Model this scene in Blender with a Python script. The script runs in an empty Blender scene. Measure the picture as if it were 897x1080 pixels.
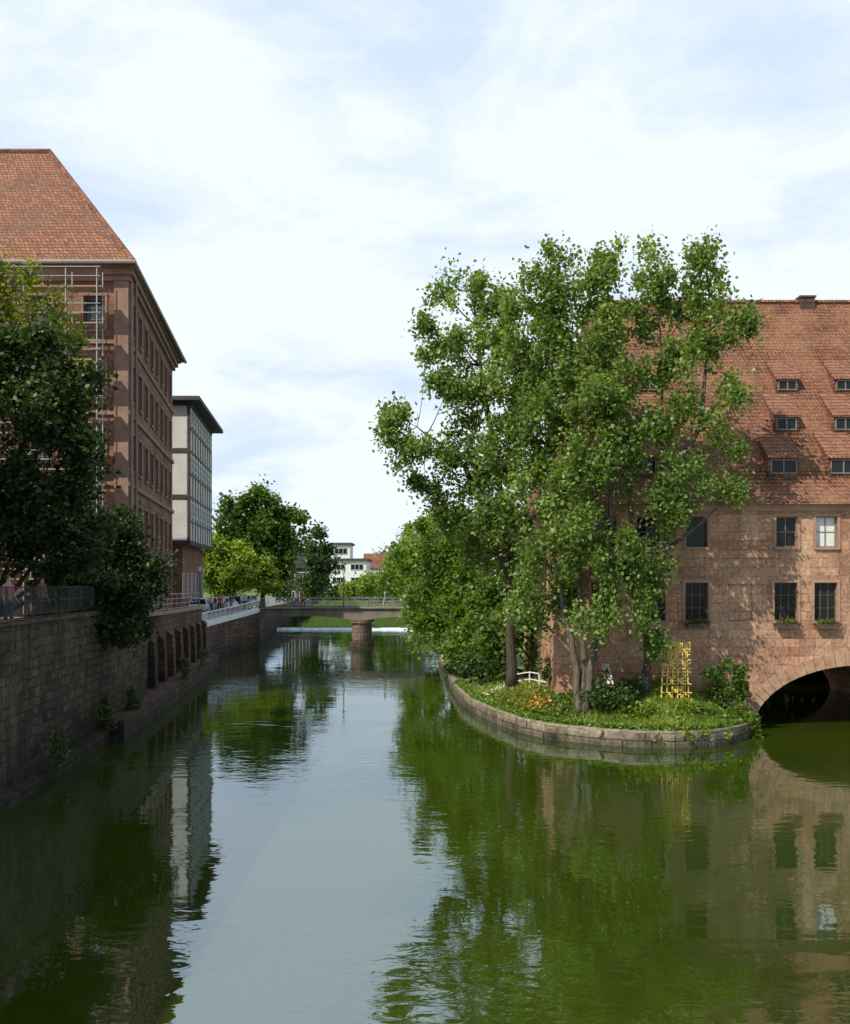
import bpy, bmesh, math, random
import numpy as np
from mathutils import Vector, Matrix, geometry
random.seed(7)
rng = np.random.default_rng(7)
S = bpy.context.scene
COL = S.collection
S.view_settings.view_transform = 'Standard'
S.view_settings.look = 'None'
S.view_settings.exposure = 0

CAM_H = 7.0
F = 1050.0
def sv(px, py, d):
    """surveyed point: bearing and elevation seen from the bridge, at distance d down the river"""
    return Vector(((px - 448.5) / F * d, d, CAM_H + (610 - py) / F * d))

# ------------------------------------------------------------------ materials
def nt(name):
    m = bpy.data.materials.new(name); m.use_nodes = True
    n = m.node_tree.nodes; l = m.node_tree.links
    b = n['Principled BSDF']
    return m, n, l, b

def c4(c): return (c[0], c[1], c[2], 1)

def mat_plain(name, c, rough=0.7, metal=0.0, spec=0.5):
    m, n, l, b = nt(name)
    b.inputs['Roughness'].default_value = rough
    b.inputs['Metallic'].default_value = metal
    b.inputs['Specular IOR Level'].default_value = spec
    tc = n.new('ShaderNodeTexCoord'); no = n.new('ShaderNodeTexNoise'); no.inputs['Scale'].default_value = 3
    l.new(tc.outputs['Object'], no.inputs['Vector'])
    mx = n.new('ShaderNodeMix'); mx.data_type = 'RGBA'
    mx.inputs['A'].default_value = c4([x * .8 for x in c]); mx.inputs['B'].default_value = c4([min(1, x * 1.15) for x in c])
    l.new(no.outputs['Fac'], mx.inputs['Factor']); l.new(mx.outputs['Result'], b.inputs['Base Color'])
    return m

def mat_noise(name, c1, c2, scale=1.0, rough=0.9, bump=0.3, c3=None, scale2=6, stretch=(1, 1, 1)):
    m, n, l, b = nt(name)
    b.inputs['Roughness'].default_value = rough
    b.inputs['Specular IOR Level'].default_value = 0.25
    tc = n.new('ShaderNodeTexCoord')
    mp = n.new('ShaderNodeMapping'); mp.inputs['Scale'].default_value = stretch
    l.new(tc.outputs['Object'], mp.inputs['Vector'])
    no = n.new('ShaderNodeTexNoise'); no.inputs['Scale'].default_value = scale; no.inputs['Detail'].default_value = 8
    no.inputs['Roughness'].default_value = 0.65
    l.new(mp.outputs[0], no.inputs['Vector'])
    r = n.new('ShaderNodeValToRGB')
    r.color_ramp.elements[0].position = 0.32; r.color_ramp.elements[0].color = c4(c1)
    r.color_ramp.elements[1].position = 0.68; r.color_ramp.elements[1].color = c4(c2)
    if c3:
        e = r.color_ramp.elements.new(0.5); e.color = c4(c3)
    l.new(no.outputs['Fac'], r.inputs['Fac']); l.new(r.outputs['Color'], b.inputs['Base Color'])
    n2 = n.new('ShaderNodeTexNoise'); n2.inputs['Scale'].default_value = scale2; n2.inputs['Detail'].default_value = 5
    l.new(mp.outputs[0], n2.inputs['Vector'])
    bp = n.new('ShaderNodeBump'); bp.inputs['Strength'].default_value = bump; bp.inputs['Distance'].default_value = 0.05
    l.new(n2.outputs['Fac'], bp.inputs['Height']); l.new(bp.outputs[0], b.inputs['Normal'])
    return m

def mat_brick(name, c1, c2, cm, bw, bh, ms=0.012, stain=(0.06, 0.045, 0.035), stain_amt=0.5, patch=None, bump=0.6, rough=0.92, vscale=1.0, stain_scale=0.35, bias=0.0, base_dark=None, wob=0.07, patch_amt=.6, streak=0.0):
    m, n, l, b = nt(name)
    b.inputs['Roughness'].default_value = rough
    b.inputs['Specular IOR Level'].default_value = 0.2
    tc = n.new('ShaderNodeTexCoord'); sp = n.new('ShaderNodeSeparateXYZ')
    l.new(tc.outputs['Object'], sp.inputs[0])
    ad = n.new('ShaderNodeMath'); ad.operation = 'ADD'
    l.new(sp.outputs['X'], ad.inputs[0]); l.new(sp.outputs['Y'], ad.inputs[1])
    zz = n.new('ShaderNodeMath'); zz.operation = 'MULTIPLY'; zz.inputs[1].default_value = vscale
    l.new(sp.outputs['Z'], zz.inputs[0])
    cb = n.new('ShaderNodeCombineXYZ')
    l.new(ad.outputs[0], cb.inputs['X']); l.new(zz.outputs[0], cb.inputs['Y'])
    wn = n.new('ShaderNodeTexNoise'); wn.inputs['Scale'].default_value = 1.3
    l.new(tc.outputs['Object'], wn.inputs['Vector'])
    wv = n.new('ShaderNodeVectorMath'); wv.operation = 'MULTIPLY_ADD'
    wv.inputs[1].default_value = (wob, wob, 0)
    l.new(wn.outputs['Color'], wv.inputs[0]); l.new(cb.outputs[0], wv.inputs[2])
    br = n.new('ShaderNodeTexBrick')
    br.inputs['Scale'].default_value = 1; br.inputs['Brick Width'].default_value = bw; br.inputs['Row Height'].default_value = bh
    br.inputs['Mortar Size'].default_value = ms; br.inputs['Mortar Smooth'].default_value = 0.3
    br.inputs['Color1'].default_value = c4(c1); br.inputs['Color2'].default_value = c4(c2); br.inputs['Mortar'].default_value = c4(cm)
    br.inputs['Bias'].default_value = bias
    br.offset = 0.5; br.squash = 0.8; br.squash_frequency = 3
    l.new(wv.outputs[0], br.inputs['Vector'])
    out = br.outputs['Color']
    def over(noise_scale, det, lo, hi, amt, col, loc=(0, 0, 0), sc=(1, 1, 1)):
        nonlocal out
        mp = n.new('ShaderNodeMapping'); mp.inputs['Location'].default_value = loc; mp.inputs['Scale'].default_value = sc
        n1 = n.new('ShaderNodeTexNoise'); n1.inputs['Scale'].default_value = noise_scale; n1.inputs['Detail'].default_value = det
        n1.inputs['Roughness'].default_value = 0.7
        l.new(tc.outputs['Object'], mp.inputs[0]); l.new(mp.outputs[0], n1.inputs['Vector'])
        r1 = n.new('ShaderNodeMapRange'); r1.inputs['From Min'].default_value = lo; r1.inputs['From Max'].default_value = hi
        r1.inputs['To Max'].default_value = amt
        l.new(n1.outputs['Fac'], r1.inputs['Value'])
        mx = n.new('ShaderNodeMix'); mx.data_type = 'RGBA'
        l.new(r1.outputs[0], mx.inputs['Factor']); l.new(out, mx.inputs['A']); mx.inputs['B'].default_value = c4(col)
        out = mx.outputs['Result']
    over(stain_scale, 9, .46, .68, stain_amt, stain)
    if patch: over(.55, 6, .43, .62, patch_amt, patch, (13, 5, 7))
    if streak: over(1.0, 6, .48, .7, streak, [x * .5 for x in c2], (3, 8, 1), (1.6, 1.6, .12))
    n4 = n.new('ShaderNodeTexNoise'); n4.inputs['Scale'].default_value = 7; n4.inputs['Detail'].default_value = 6
    l.new(tc.outputs['Object'], n4.inputs['Vector'])
    r4 = n.new('ShaderNodeMapRange'); r4.inputs['From Min'].default_value = 0.3; r4.inputs['From Max'].default_value = 0.7
    r4.inputs['To Min'].default_value = 0.65; r4.inputs['To Max'].default_value = 1.3
    l.new(n4.outputs['Fac'], r4.inputs['Value'])
    m4 = n.new('ShaderNodeMix'); m4.data_type = 'RGBA'; m4.blend_type = 'MULTIPLY'; m4.inputs['Factor'].default_value = 1
    l.new(out, m4.inputs['A']); l.new(r4.outputs[0], m4.inputs['B'])
    out = m4.outputs['Result']
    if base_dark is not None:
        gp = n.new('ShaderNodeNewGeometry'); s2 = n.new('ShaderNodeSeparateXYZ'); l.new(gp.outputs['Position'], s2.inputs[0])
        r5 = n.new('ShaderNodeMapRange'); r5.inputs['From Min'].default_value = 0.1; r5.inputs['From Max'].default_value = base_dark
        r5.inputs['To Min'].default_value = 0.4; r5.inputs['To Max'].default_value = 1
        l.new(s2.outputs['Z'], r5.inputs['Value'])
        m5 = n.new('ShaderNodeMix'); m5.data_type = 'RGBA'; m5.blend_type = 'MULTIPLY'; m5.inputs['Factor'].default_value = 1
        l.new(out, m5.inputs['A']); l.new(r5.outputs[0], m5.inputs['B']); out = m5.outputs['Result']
    l.new(out, b.inputs['Base Color'])
    bp = n.new('ShaderNodeBump'); bp.inputs['Strength'].default_value = bump; bp.inputs['Distance'].default_value = 0.03
    inv = n.new('ShaderNodeMath'); inv.operation = 'SUBTRACT'; inv.inputs[0].default_value = 1
    l.new(br.outputs['Fac'], inv.inputs[1])
    a2 = n.new('ShaderNodeMath'); a2.operation = 'MULTIPLY_ADD'; a2.inputs[1].default_value = 0.8
    l.new(n4.outputs['Fac'], a2.inputs[0]); l.new(inv.outputs[0], a2.inputs[2])
    l.new(a2.outputs[0], bp.inputs['Height']); l.new(bp.outputs[0], b.inputs['Normal'])
    return m

def mat_leaf(name, dark, mid, light, trans=0.35, rough=0.45):
    m = bpy.data.materials.new(name); m.use_nodes = True
    n = m.node_tree.nodes; l = m.node_tree.links
    b = n['Principled BSDF']; out = n['Material Output']
    at = n.new('ShaderNodeAttribute'); at.attribute_name = 'rand'
    r = n.new('ShaderNodeValToRGB')
    r.color_ramp.elements[0].color = c4(dark); r.color_ramp.elements[0].position = 0.0
    r.color_ramp.elements[1].color = c4(light); r.color_ramp.elements[1].position = 1.0
    e = r.color_ramp.elements.new(0.55); e.color = c4(mid)
    l.new(at.outputs['Fac'], r.inputs['Fac'])
    l.new(r.outputs['Color'], b.inputs['Base Color'])
    b.inputs['Roughness'].default_value = rough
    b.inputs['Specular IOR Level'].default_value = 0.35
    t = n.new('ShaderNodeBsdfTranslucent')
    g = n.new('ShaderNodeMix'); g.data_type = 'RGBA'; g.blend_type = 'MULTIPLY'; g.inputs['Factor'].default_value = 1
    l.new(r.outputs['Color'], g.inputs['A']); g.inputs['B'].default_value = (1.9, 1.8, 0.6, 1)
    l.new(g.outputs['Result'], t.inputs['Color'])
    ms = n.new('ShaderNodeMixShader'); ms.inputs['Fac'].default_value = trans
    l.new(b.outputs[0], ms.inputs[1]); l.new(t.outputs[0], ms.inputs[2]); l.new(ms.outputs[0], out.inputs['Surface'])
    return m

M_sand = mat_brick('red_sandstone', (0.55, 0.29, 0.175), (0.31, 0.145, 0.09), (0.24, 0.16, 0.11), 0.95, 0.42, 0.024,
                   stain=(0.18, 0.10, 0.068), stain_amt=0.75, patch=(0.62, 0.40, 0.26), bias=-0.1, patch_amt=.6, streak=.4)
M_arch = mat_noise('arch_sandstone', (0.26, 0.145, 0.09), (0.50, 0.31, 0.2), 1.7, bump=0.4)
M_cut = mat_noise('dressed_sandstone', (0.28, 0.16, 0.11), (0.42, 0.265, 0.18), 1.2, bump=0.3)
M_roof = mat_brick('clay_roof_tiles', (0.31, 0.135, 0.073), (0.185, 0.08, 0.047), (0.06, 0.03, 0.02), 0.2, 0.2, 0.024,
                   stain=(0.10, 0.057, 0.038), stain_amt=0.7, patch=(0.33, 0.165, 0.092), bump=1.0, rough=0.85)
M_roof_l = mat_brick('dormer_roof_tiles', (0.38, 0.175, 0.10), (0.25, 0.115, 0.07), (0.09, 0.045, 0.03), 0.2, 0.2, 0.024,
                   stain=(0.15, 0.085, 0.055), stain_amt=0.5, bump=1.0, rough=0.85)
M_roof2 = mat_brick('old_roof_tiles', (0.36, 0.165, 0.09), (0.21, 0.095, 0.057), (0.09, 0.045, 0.03), 0.26, 0.28, 0.028,
                    stain=(0.14, 0.085, 0.06), stain_amt=0.65, bump=1.0, rough=0.85)
M_sand2 = mat_brick('dark_red_sandstone', (0.30, 0.15, 0.10), (0.20, 0.098, 0.068), (0.13, 0.08, 0.058), 1.0, 0.45, 0.016,
                    stain=(0.08, 0.047, 0.036), stain_amt=0.7)
M_trim2 = mat_noise('pale_sandstone_trim', (0.20, 0.118, 0.085), (0.32, 0.205, 0.15), 1.5, bump=0.2)
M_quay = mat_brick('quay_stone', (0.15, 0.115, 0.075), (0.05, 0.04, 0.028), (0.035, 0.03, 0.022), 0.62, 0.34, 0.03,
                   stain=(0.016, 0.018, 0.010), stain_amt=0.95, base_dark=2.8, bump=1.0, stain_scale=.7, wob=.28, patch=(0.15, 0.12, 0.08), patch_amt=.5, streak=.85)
M_quay2 = mat_brick('red_quay_stone', (0.19, 0.115, 0.082), (0.095, 0.06, 0.044), (0.055, 0.04, 0.03), 0.8, 0.38, 0.024,
                    stain=(0.035, 0.03, 0.02), stain_amt=0.9, base_dark=1.8, bump=1.0, wob=.15, streak=.6)
M_isl = mat_brick('pale_retaining_stone', (0.36, 0.29, 0.20), (0.19, 0.15, 0.105), (0.08, 0.068, 0.048), 1.1, 0.34, 0.024,
                  stain=(0.04, 0.042, 0.02), stain_amt=0.9, base_dark=0.6, bump=1.0, stain_scale=1.3, wob=.14, streak=.8)
M_cap = mat_noise('pale_stone_cap', (0.12, 0.11, 0.07), (0.38, 0.32, 0.24), 3.0)
M_conc = mat_noise('bridge_concrete', (0.14, 0.12, 0.09), (0.28, 0.24, 0.19), 0.8, bump=0.3, stretch=(1, 1, 0.4))
M_pier = mat_brick('brown_pier_stone', (0.24, 0.17, 0.12), (0.15, 0.105, 0.075), (0.08, 0.06, 0.045), 0.7, 0.38, 0.02, stain=(0.06, 0.05, 0.035), stain_amt=.7, base_dark=1.2, bump=1)
M_grass = mat_noise('lawn_ground', (0.07, 0.11, 0.02), (0.15, 0.2, 0.04), 1.5, bump=0.6, c3=(0.1, 0.15, 0.03))
M_earth = mat_noise('earth', (0.1, 0.08, 0.05), (0.14, 0.13, 0.06), 0.3)
M_street = mat_noise('street_paving', (0.16, 0.15, 0.14), (0.26, 0.24, 0.22), 2.0, bump=0.2)
M_path = mat_noise('gravel_path', (0.5, 0.46, 0.4), (0.68, 0.64, 0.57), 4, bump=0.4)
M_bark = mat_noise('bark', (0.04, 0.03, 0.022), (0.11, 0.085, 0.065), 4, bump=1.0, stretch=(3, 3, 0.6))
M_barkl = mat_noise('poplar_bark', (0.05, 0.04, 0.03), (0.18, 0.15, 0.115), 3, bump=1.0, stretch=(3, 3, 0.6))
M_glass = mat_plain('window_glass', (0.018, 0.022, 0.025), 0.08, 0, 0.25)
M_glass2 = mat_plain('old_window_glass', (0.04, 0.042, 0.04), 0.12, 0, 0.5)
M_white = mat_plain('white_paint', (0.75, 0.74, 0.71), 0.5)
M_curtain = mat_plain('white_curtain', (0.7, 0.68, 0.64), 0.9)
M_brownf = mat_plain('brown_window_frame', (0.10, 0.065, 0.045), 0.6)
M_greyf = mat_plain('grey_window_frame', (0.22, 0.19, 0.16), 0.6)
M_metal = mat_plain('grey_rail_metal', (0.35, 0.35, 0.34), 0.45, 0.5)
M_dmetal = mat_plain('dark_rail_metal', (0.06, 0.06, 0.055), 0.5, 0.3)
M_scaf = mat_plain('galvanised_tube', (0.5, 0.5, 0.48), 0.4, 0.3)
M_plank = mat_plain('scaffold_plank', (0.38, 0.27, 0.17), 0.8)
M_plaster = mat_noise('grey_plaster', (0.44, 0.43, 0.39), (0.6, 0.58, 0.54), 0.5, bump=0.1)
M_timber = mat_noise('dark_timber', (0.045, 0.038, 0.033), (0.09, 0.075, 0.062), 3, bump=0.3)
M_timber2 = mat_noise('weathered_timber', (0.12, 0.11, 0.10), (0.2, 0.18, 0.165), 3, bump=0.3)
M_droof = mat_noise('dark_roof_sheet', (0.05, 0.045, 0.042), (0.1, 0.09, 0.085), 1.5)
M_lath = mat_noise('yellow_wood_lath', (0.68, 0.44, 0.09), (0.85, 0.60, 0.16), 3, bump=0.2)
M_foam = mat_noise('weir_foam', (0.35, 0.42, 0.42), (0.85, 0.88, 0.88), 1.6, c3=(0.65, 0.7, 0.7))
M_skin = mat_plain('skin', (0.5, 0.31, 0.22), 0.6)
M_hair = mat_plain('brown_hair', (0.06, 0.04, 0.025), 0.7)
M_tyre = mat_plain('tyre_rubber', (0.02, 0.02, 0.02), 0.8)
M_rim = mat_plain('alloy_rim', (0.5, 0.5, 0.5), 0.3, 0.8)
M_lamp = mat_plain('lamp_glass', (0.7, 0.7, 0.65), 0.2)

L_poplar = mat_leaf('poplar_leaves', (0.055, 0.10, 0.02), (0.15, 0.235, 0.048), (0.33, 0.41, 0.14), 0.42)
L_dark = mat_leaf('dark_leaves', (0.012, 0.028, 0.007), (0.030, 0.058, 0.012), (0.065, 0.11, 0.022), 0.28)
L_mid = mat_leaf('mid_green_leaves', (0.03, 0.072, 0.012), (0.08, 0.15, 0.024), (0.17, 0.25, 0.045), 0.38)
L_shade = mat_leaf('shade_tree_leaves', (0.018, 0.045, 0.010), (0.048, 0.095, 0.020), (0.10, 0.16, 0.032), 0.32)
L_yg = mat_leaf('fresh_green_leaves', (0.05, 0.10, 0.013), (0.13, 0.22, 0.026), (0.25, 0.35, 0.048), 0.42)
L_lime = mat_leaf('lime_leaves', (0.08, 0.13, 0.015), (0.19, 0.27, 0.03), (0.32, 0.39, 0.06), 0.4)
L_yel = mat_leaf('yellow_green_leaves', (0.07, 0.11, 0.015), (0.16, 0.20, 0.03), (0.34, 0.32, 0.05), 0.42)
L_grass = mat_leaf('grass_blades', (0.10, 0.16, 0.02), (0.19, 0.26, 0.04), (0.3, 0.35, 0.07), 0.35)
L_flo = mat_leaf('orange_blossom', (0.55, 0.14, 0.02), (0.75, 0.25, 0.03), (0.8, 0.42, 0.06), 0.2)
L_flr = mat_leaf('red_blossom', (0.45, 0.04, 0.04), (0.6, 0.10, 0.10), (0.75, 0.3, 0.3), 0.2)

# ------------------------------------------------------------------ builders
class MB:
    def __init__(s): s.v = []; s.f = []
    def quad_box(s, c, u, w, n, hx, hy, hz):
        b = len(s.v)
        for a in (-1, 1):
            for d in (-1, 1):
                for e in (-1, 1):
                    s.v.append(c + u * (a * hx) + w * (d * hy) + n * (e * hz))
        for f in ((0, 1, 3, 2), (4, 6, 7, 5), (0, 4, 5, 1), (2, 3, 7, 6), (0, 2, 6, 4), (1, 5, 7, 3)):
            s.f.append([b + i for i in f])
    def box(s, x0, x1, y0, y1, z0, z1):
        s.quad_box(Vector(((x0 + x1) / 2, (y0 + y1) / 2, (z0 + z1) / 2)), Vector((1, 0, 0)), Vector((0, 1, 0)), Vector((0, 0, 1)),
                   abs(x1 - x0) / 2, abs(y1 - y0) / 2, abs(z1 - z0) / 2)
    def prism(s, poly, z0, z1):
        b = len(s.v); n = len(poly)
        for p in poly: s.v.append(Vector((p[0], p[1], z0)))
        for p in poly: s.v.append(Vector((p[0], p[1], z1)))
        s.f.append([b + i for i in reversed(range(n))]); s.f.append([b + n + i for i in range(n)])
        for i in range(n):
            j = (i + 1) % n
            s.f.append([b + i, b + j, b + n + j, b + n + i])
    def extr(s, prof, a, b_, axis='y'):
        b = len(s.v); n = len(prof)
        for t in (a, b_):
            for p in prof:
                s.v.append(Vector((p[0], t, p[1])) if axis == 'y' else Vector((t, p[0], p[1])))
        s.f.append([b + i for i in range(n)]); s.f.append([b + n + i for i in reversed(range(n))])
        for i in range(n):
            j = (i + 1) % n
            s.f.append([b + j, b + i, b + n + i, b + n + j])
    def tube(s, pts, rad, n=6):
        pts = [Vector(p) for p in pts]; base = len(s.v)
        prev = None
        for i, p in enumerate(pts):
            if i == 0: t = pts[1] - pts[0]
            elif i == len(pts) - 1: t = pts[-1] - pts[-2]
            else: t = pts[i + 1] - pts[i - 1]
            if t.length < 1e-6: t = Vector((0, 0, 1))
            t.normalize()
            if prev is None:
                a = Vector((1, 0, 0)) if abs(t.x) < 0.8 else Vector((0, 1, 0))
                u = t.cross(a).normalized()
            else:
                u = (prev - t * prev.dot(t))
                if u.length < 1e-4: u = t.cross(Vector((1, 0.3, 0)))
                u.normalize()
            prev = u; w = t.cross(u)
            r = rad[i] if hasattr(rad, '__len__') else rad
            for k in range(n):
                an = 2 * math.pi * k / n
                s.v.append(p + u * (math.cos(an) * r) + w * (math.sin(an) * r))
        for i in range(len(pts) - 1):
            for k in range(n):
                k2 = (k + 1) % n; a = base + i * n; c = a + n
                s.f.append([a + k, a + k2, c + k2, c + k])
        s.f.append([base + k for k in reversed(range(n))]); e = base + (len(pts) - 1) * n
        s.f.append([e + k for k in range(n)])

def link(ob, parent=None):
    COL.objects.link(ob)
    if parent is not None:
        ob.parent = parent
        ob.matrix_parent_inverse = parent.matrix_basis.inverted()
    return ob

def tag(ob, label, cat, group=None):
    ob["label"] = label; ob["category"] = cat
    if group: ob["group"] = group

def thing(name, loc, label, cat, group=None):
    e = bpy.data.objects.new(name, None); e.empty_display_size = 0.5
    e.matrix_basis = Matrix.Translation(Vector(loc))
    link(e); tag(e, label, cat, group)
    return e

def part(mb, name, mat, parent=None, origin=None, smooth=False, basis=None, fix=True):
    me = bpy.data.meshes.new(name)
    if basis is None:
        o = Vector(origin) if origin is not None else (parent.matrix_basis.translation.copy() if parent else Vector((0, 0, 0)))
        me.from_pydata([tuple(Vector(v) - o) for v in mb.v], [], mb.f)
        B = Matrix.Translation(o)
    else:
        me.from_pydata([tuple(v) for v in mb.v], [], mb.f); B = basis
    if fix:
        bm = bmesh.new(); bm.from_mesh(me); bmesh.ops.recalc_face_normals(bm, faces=bm.faces); bm.to_mesh(me); bm.free()
    me.update()
    me.materials.append(mat)
    if smooth: me.shade_smooth()
    ob = bpy.data.objects.new(name, me); ob.matrix_basis = B
    return link(ob, parent)

def inst(me, name, B, parent):
    ob = bpy.data.objects.new(name, me); ob.matrix_basis = B
    return link(ob, parent)

def structure(ob): ob["kind"] = "structure"; return ob

def bevel(ob, w=0.03, seg=1):
    m = ob.modifiers.new('Bevel', 'BEVEL'); m.width = w; m.segments = seg; m.limit_method = 'ANGLE'

def cut(ob, mb):
    """mb in the local coordinates of ob"""
    me = bpy.data.meshes.new('cutter'); me.from_pydata([tuple(v) for v in mb.v], [], mb.f)
    bm = bmesh.new(); bm.from_mesh(me); bmesh.ops.recalc_face_normals(bm, faces=bm.faces); bm.to_mesh(me); bm.free()
    c = bpy.data.objects.new('cutter', me); COL.objects.link(c)
    c.matrix_basis = ob.matrix_basis.copy()
    m = ob.modifiers.new('Cut', 'BOOLEAN'); m.operation = 'DIFFERENCE'; m.object = c; m.solver = 'EXACT'
    bpy.context.view_layer.update()
    dg = bpy.context.evaluated_depsgraph_get()
    new = bpy.data.meshes.new_from_object(ob.evaluated_get(dg))
    ob.modifiers.clear(); ob.data = new
    bpy.data.objects.remove(c)

def basis_from(pos, u, inward):
    M = Matrix.Identity(4)
    z = Vector((0, 0, 1))
    for i in range(3):
        M[i][0] = u[i]; M[i][1] = inward[i]; M[i][2] = z[i]; M[i][3] = pos[i]
    return M

WC = {}
def window(parent, pos, inward, w, h, cols, rows, fmat, gmat, depth=0.2, sill=True, surround=None, name='window', bar=0.05, smat=None):
    inward = Vector(inward).normalized(); u = inward.cross(Vector((0, 0, 1))).normalized()
    B = basis_from(pos, u, inward)
    key = (round(w, 2), round(h, 2), cols, rows, fmat.name, gmat.name, depth, sill, surround.name if surround else '', bar)
    if key not in WC:
        d = {}
        fr = MB(); t = bar
        y0, y1 = depth - 0.08, depth - 0.005
        fr.box(-w / 2, -w / 2 + t, y0, y1, 0, h); fr.box(w / 2 - t, w / 2, y0, y1, 0, h)
        fr.box(-w / 2 + t, w / 2 - t, y0, y1, 0, t); fr.box(-w / 2 + t, w / 2 - t, y0, y1, h - t, h)
        for i in range(1, cols):
            x = -w / 2 + w * i / cols; fr.box(x - t * .45, x + t * .45, y0 + .01, y1, t, h - t)
        for j in range(1, rows):
            z = h * j / rows
            fr.box(-w / 2 + t, w / 2 - t, y0 + .02, y1 - .004, z - t * .35, z + t * .35)
        d['frame'] = (fr, fmat)
        gl = MB(); gl.box(-w / 2 + .01, w / 2 - .01, depth - 0.03, depth + 0.06, .01, h - .01)
        d['pane'] = (gl, gmat)
        if sill:
            si = MB(); si.box(-w / 2 - .1, w / 2 + .1, -0.1, depth - 0.09, -0.12, 0.0)
            d['sill'] = (si, smat or M_cut)
        if surround:
            su = MB(); g = 0.14
            su.box(-w / 2 - g, -w / 2, -0.05, 0.03, 0, h); su.box(w / 2, w / 2 + g, -0.05, 0.03, 0, h)
            su.box(-w / 2 - g, w / 2 + g, -0.06, 0.03, h, h + g)
            d['surround'] = (su, surround)
        WC[key] = {}
        root = thing_part(name, parent, B)
        for k, (mb, m) in d.items():
            o = part(mb, k, m, root, basis=B); WC[key][k] = o.data
        return root
    root = thing_part(name, parent, B)
    for k, me in WC[key].items(): inst(me, k, B, root)
    return root

def thing_part(name, parent, B):
    e = bpy.data.objects.new(name, None); e.empty_display_size = 0.2; e.matrix_basis = B
    return link(e, parent)

# ------------------------------------------------------------------ foliage
def leaf_object(name, C, size, mat, parent=None, origin=(0, 0, 0), up=0.5, rand=None, aspect=0.7, tang=None):
    N = len(C)
    nrm = rng.normal(size=(N, 3)); nrm[:, 2] = np.abs(nrm[:, 2]) * 0.9 + up
    nrm /= np.linalg.norm(nrm, axis=1, keepdims=True)
    a = rng.normal(size=(N, 3)) if tang is None else tang + 0.35 * rng.normal(size=(N, 3))
    if tang is not None:
        nrm = rng.normal(size=(N, 3)); 
        nrm /= np.linalg.norm(nrm, axis=1, keepdims=True)
    t = a - nrm * (a * nrm).sum(1, keepdims=True) if tang is None else a
    t /= np.linalg.norm(t, axis=1, keepdims=True) + 1e-9
    b = np.cross(nrm, t); b /= np.linalg.norm(b, axis=1, keepdims=True) + 1e-9
    L = size * rng.uniform(0.65, 1.35, (N, 1)); W = L * aspect
    o = np.array(origin)
    V = np.empty((N, 4, 3))
    V[:, 0] = C - t * L / 2; V[:, 1] = C + b * W / 2 - t * L * 0.08; V[:, 2] = C + t * L / 2; V[:, 3] = C - b * W / 2 - t * L * 0.08
    V -= o
    me = bpy.data.meshes.new(name)
    me.from_pydata(V.reshape(-1, 3).tolist(), [], np.arange(N * 4).reshape(N, 4).tolist())
    at = me.attributes.new('rand', 'FLOAT', 'FACE')
    if rand is None: rand = rng.uniform(0, 1, N)
    at.data.foreach_set('value', np.clip(rand, 0, 1).astype(np.float32))
    me.materials.append(mat); me.update()
    ob = bpy.data.objects.new(name, me); ob.matrix_basis = Matrix.Translation(Vector(origin))
    return link(ob, parent)

def sub_clumps(ells, s, dens):
    subs = []
    for (c, r) in ells:
        rx, ry, rz = r
        n = max(5, int(dens * (rx * ry + ry * rz + rx * rz) / 3 / s ** 2))
        d = rng.normal(size=(n, 3)); d /= np.linalg.norm(d, axis=1, keepdims=True)
        k = rng.uniform(0.1, 1.0, (n, 1)) ** 0.5
        k *= rng.uniform(0.85, 1.18, (n, 1))
        subs.append(np.array(c) + d * k * np.array([rx, ry, rz]))
    return subs

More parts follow.
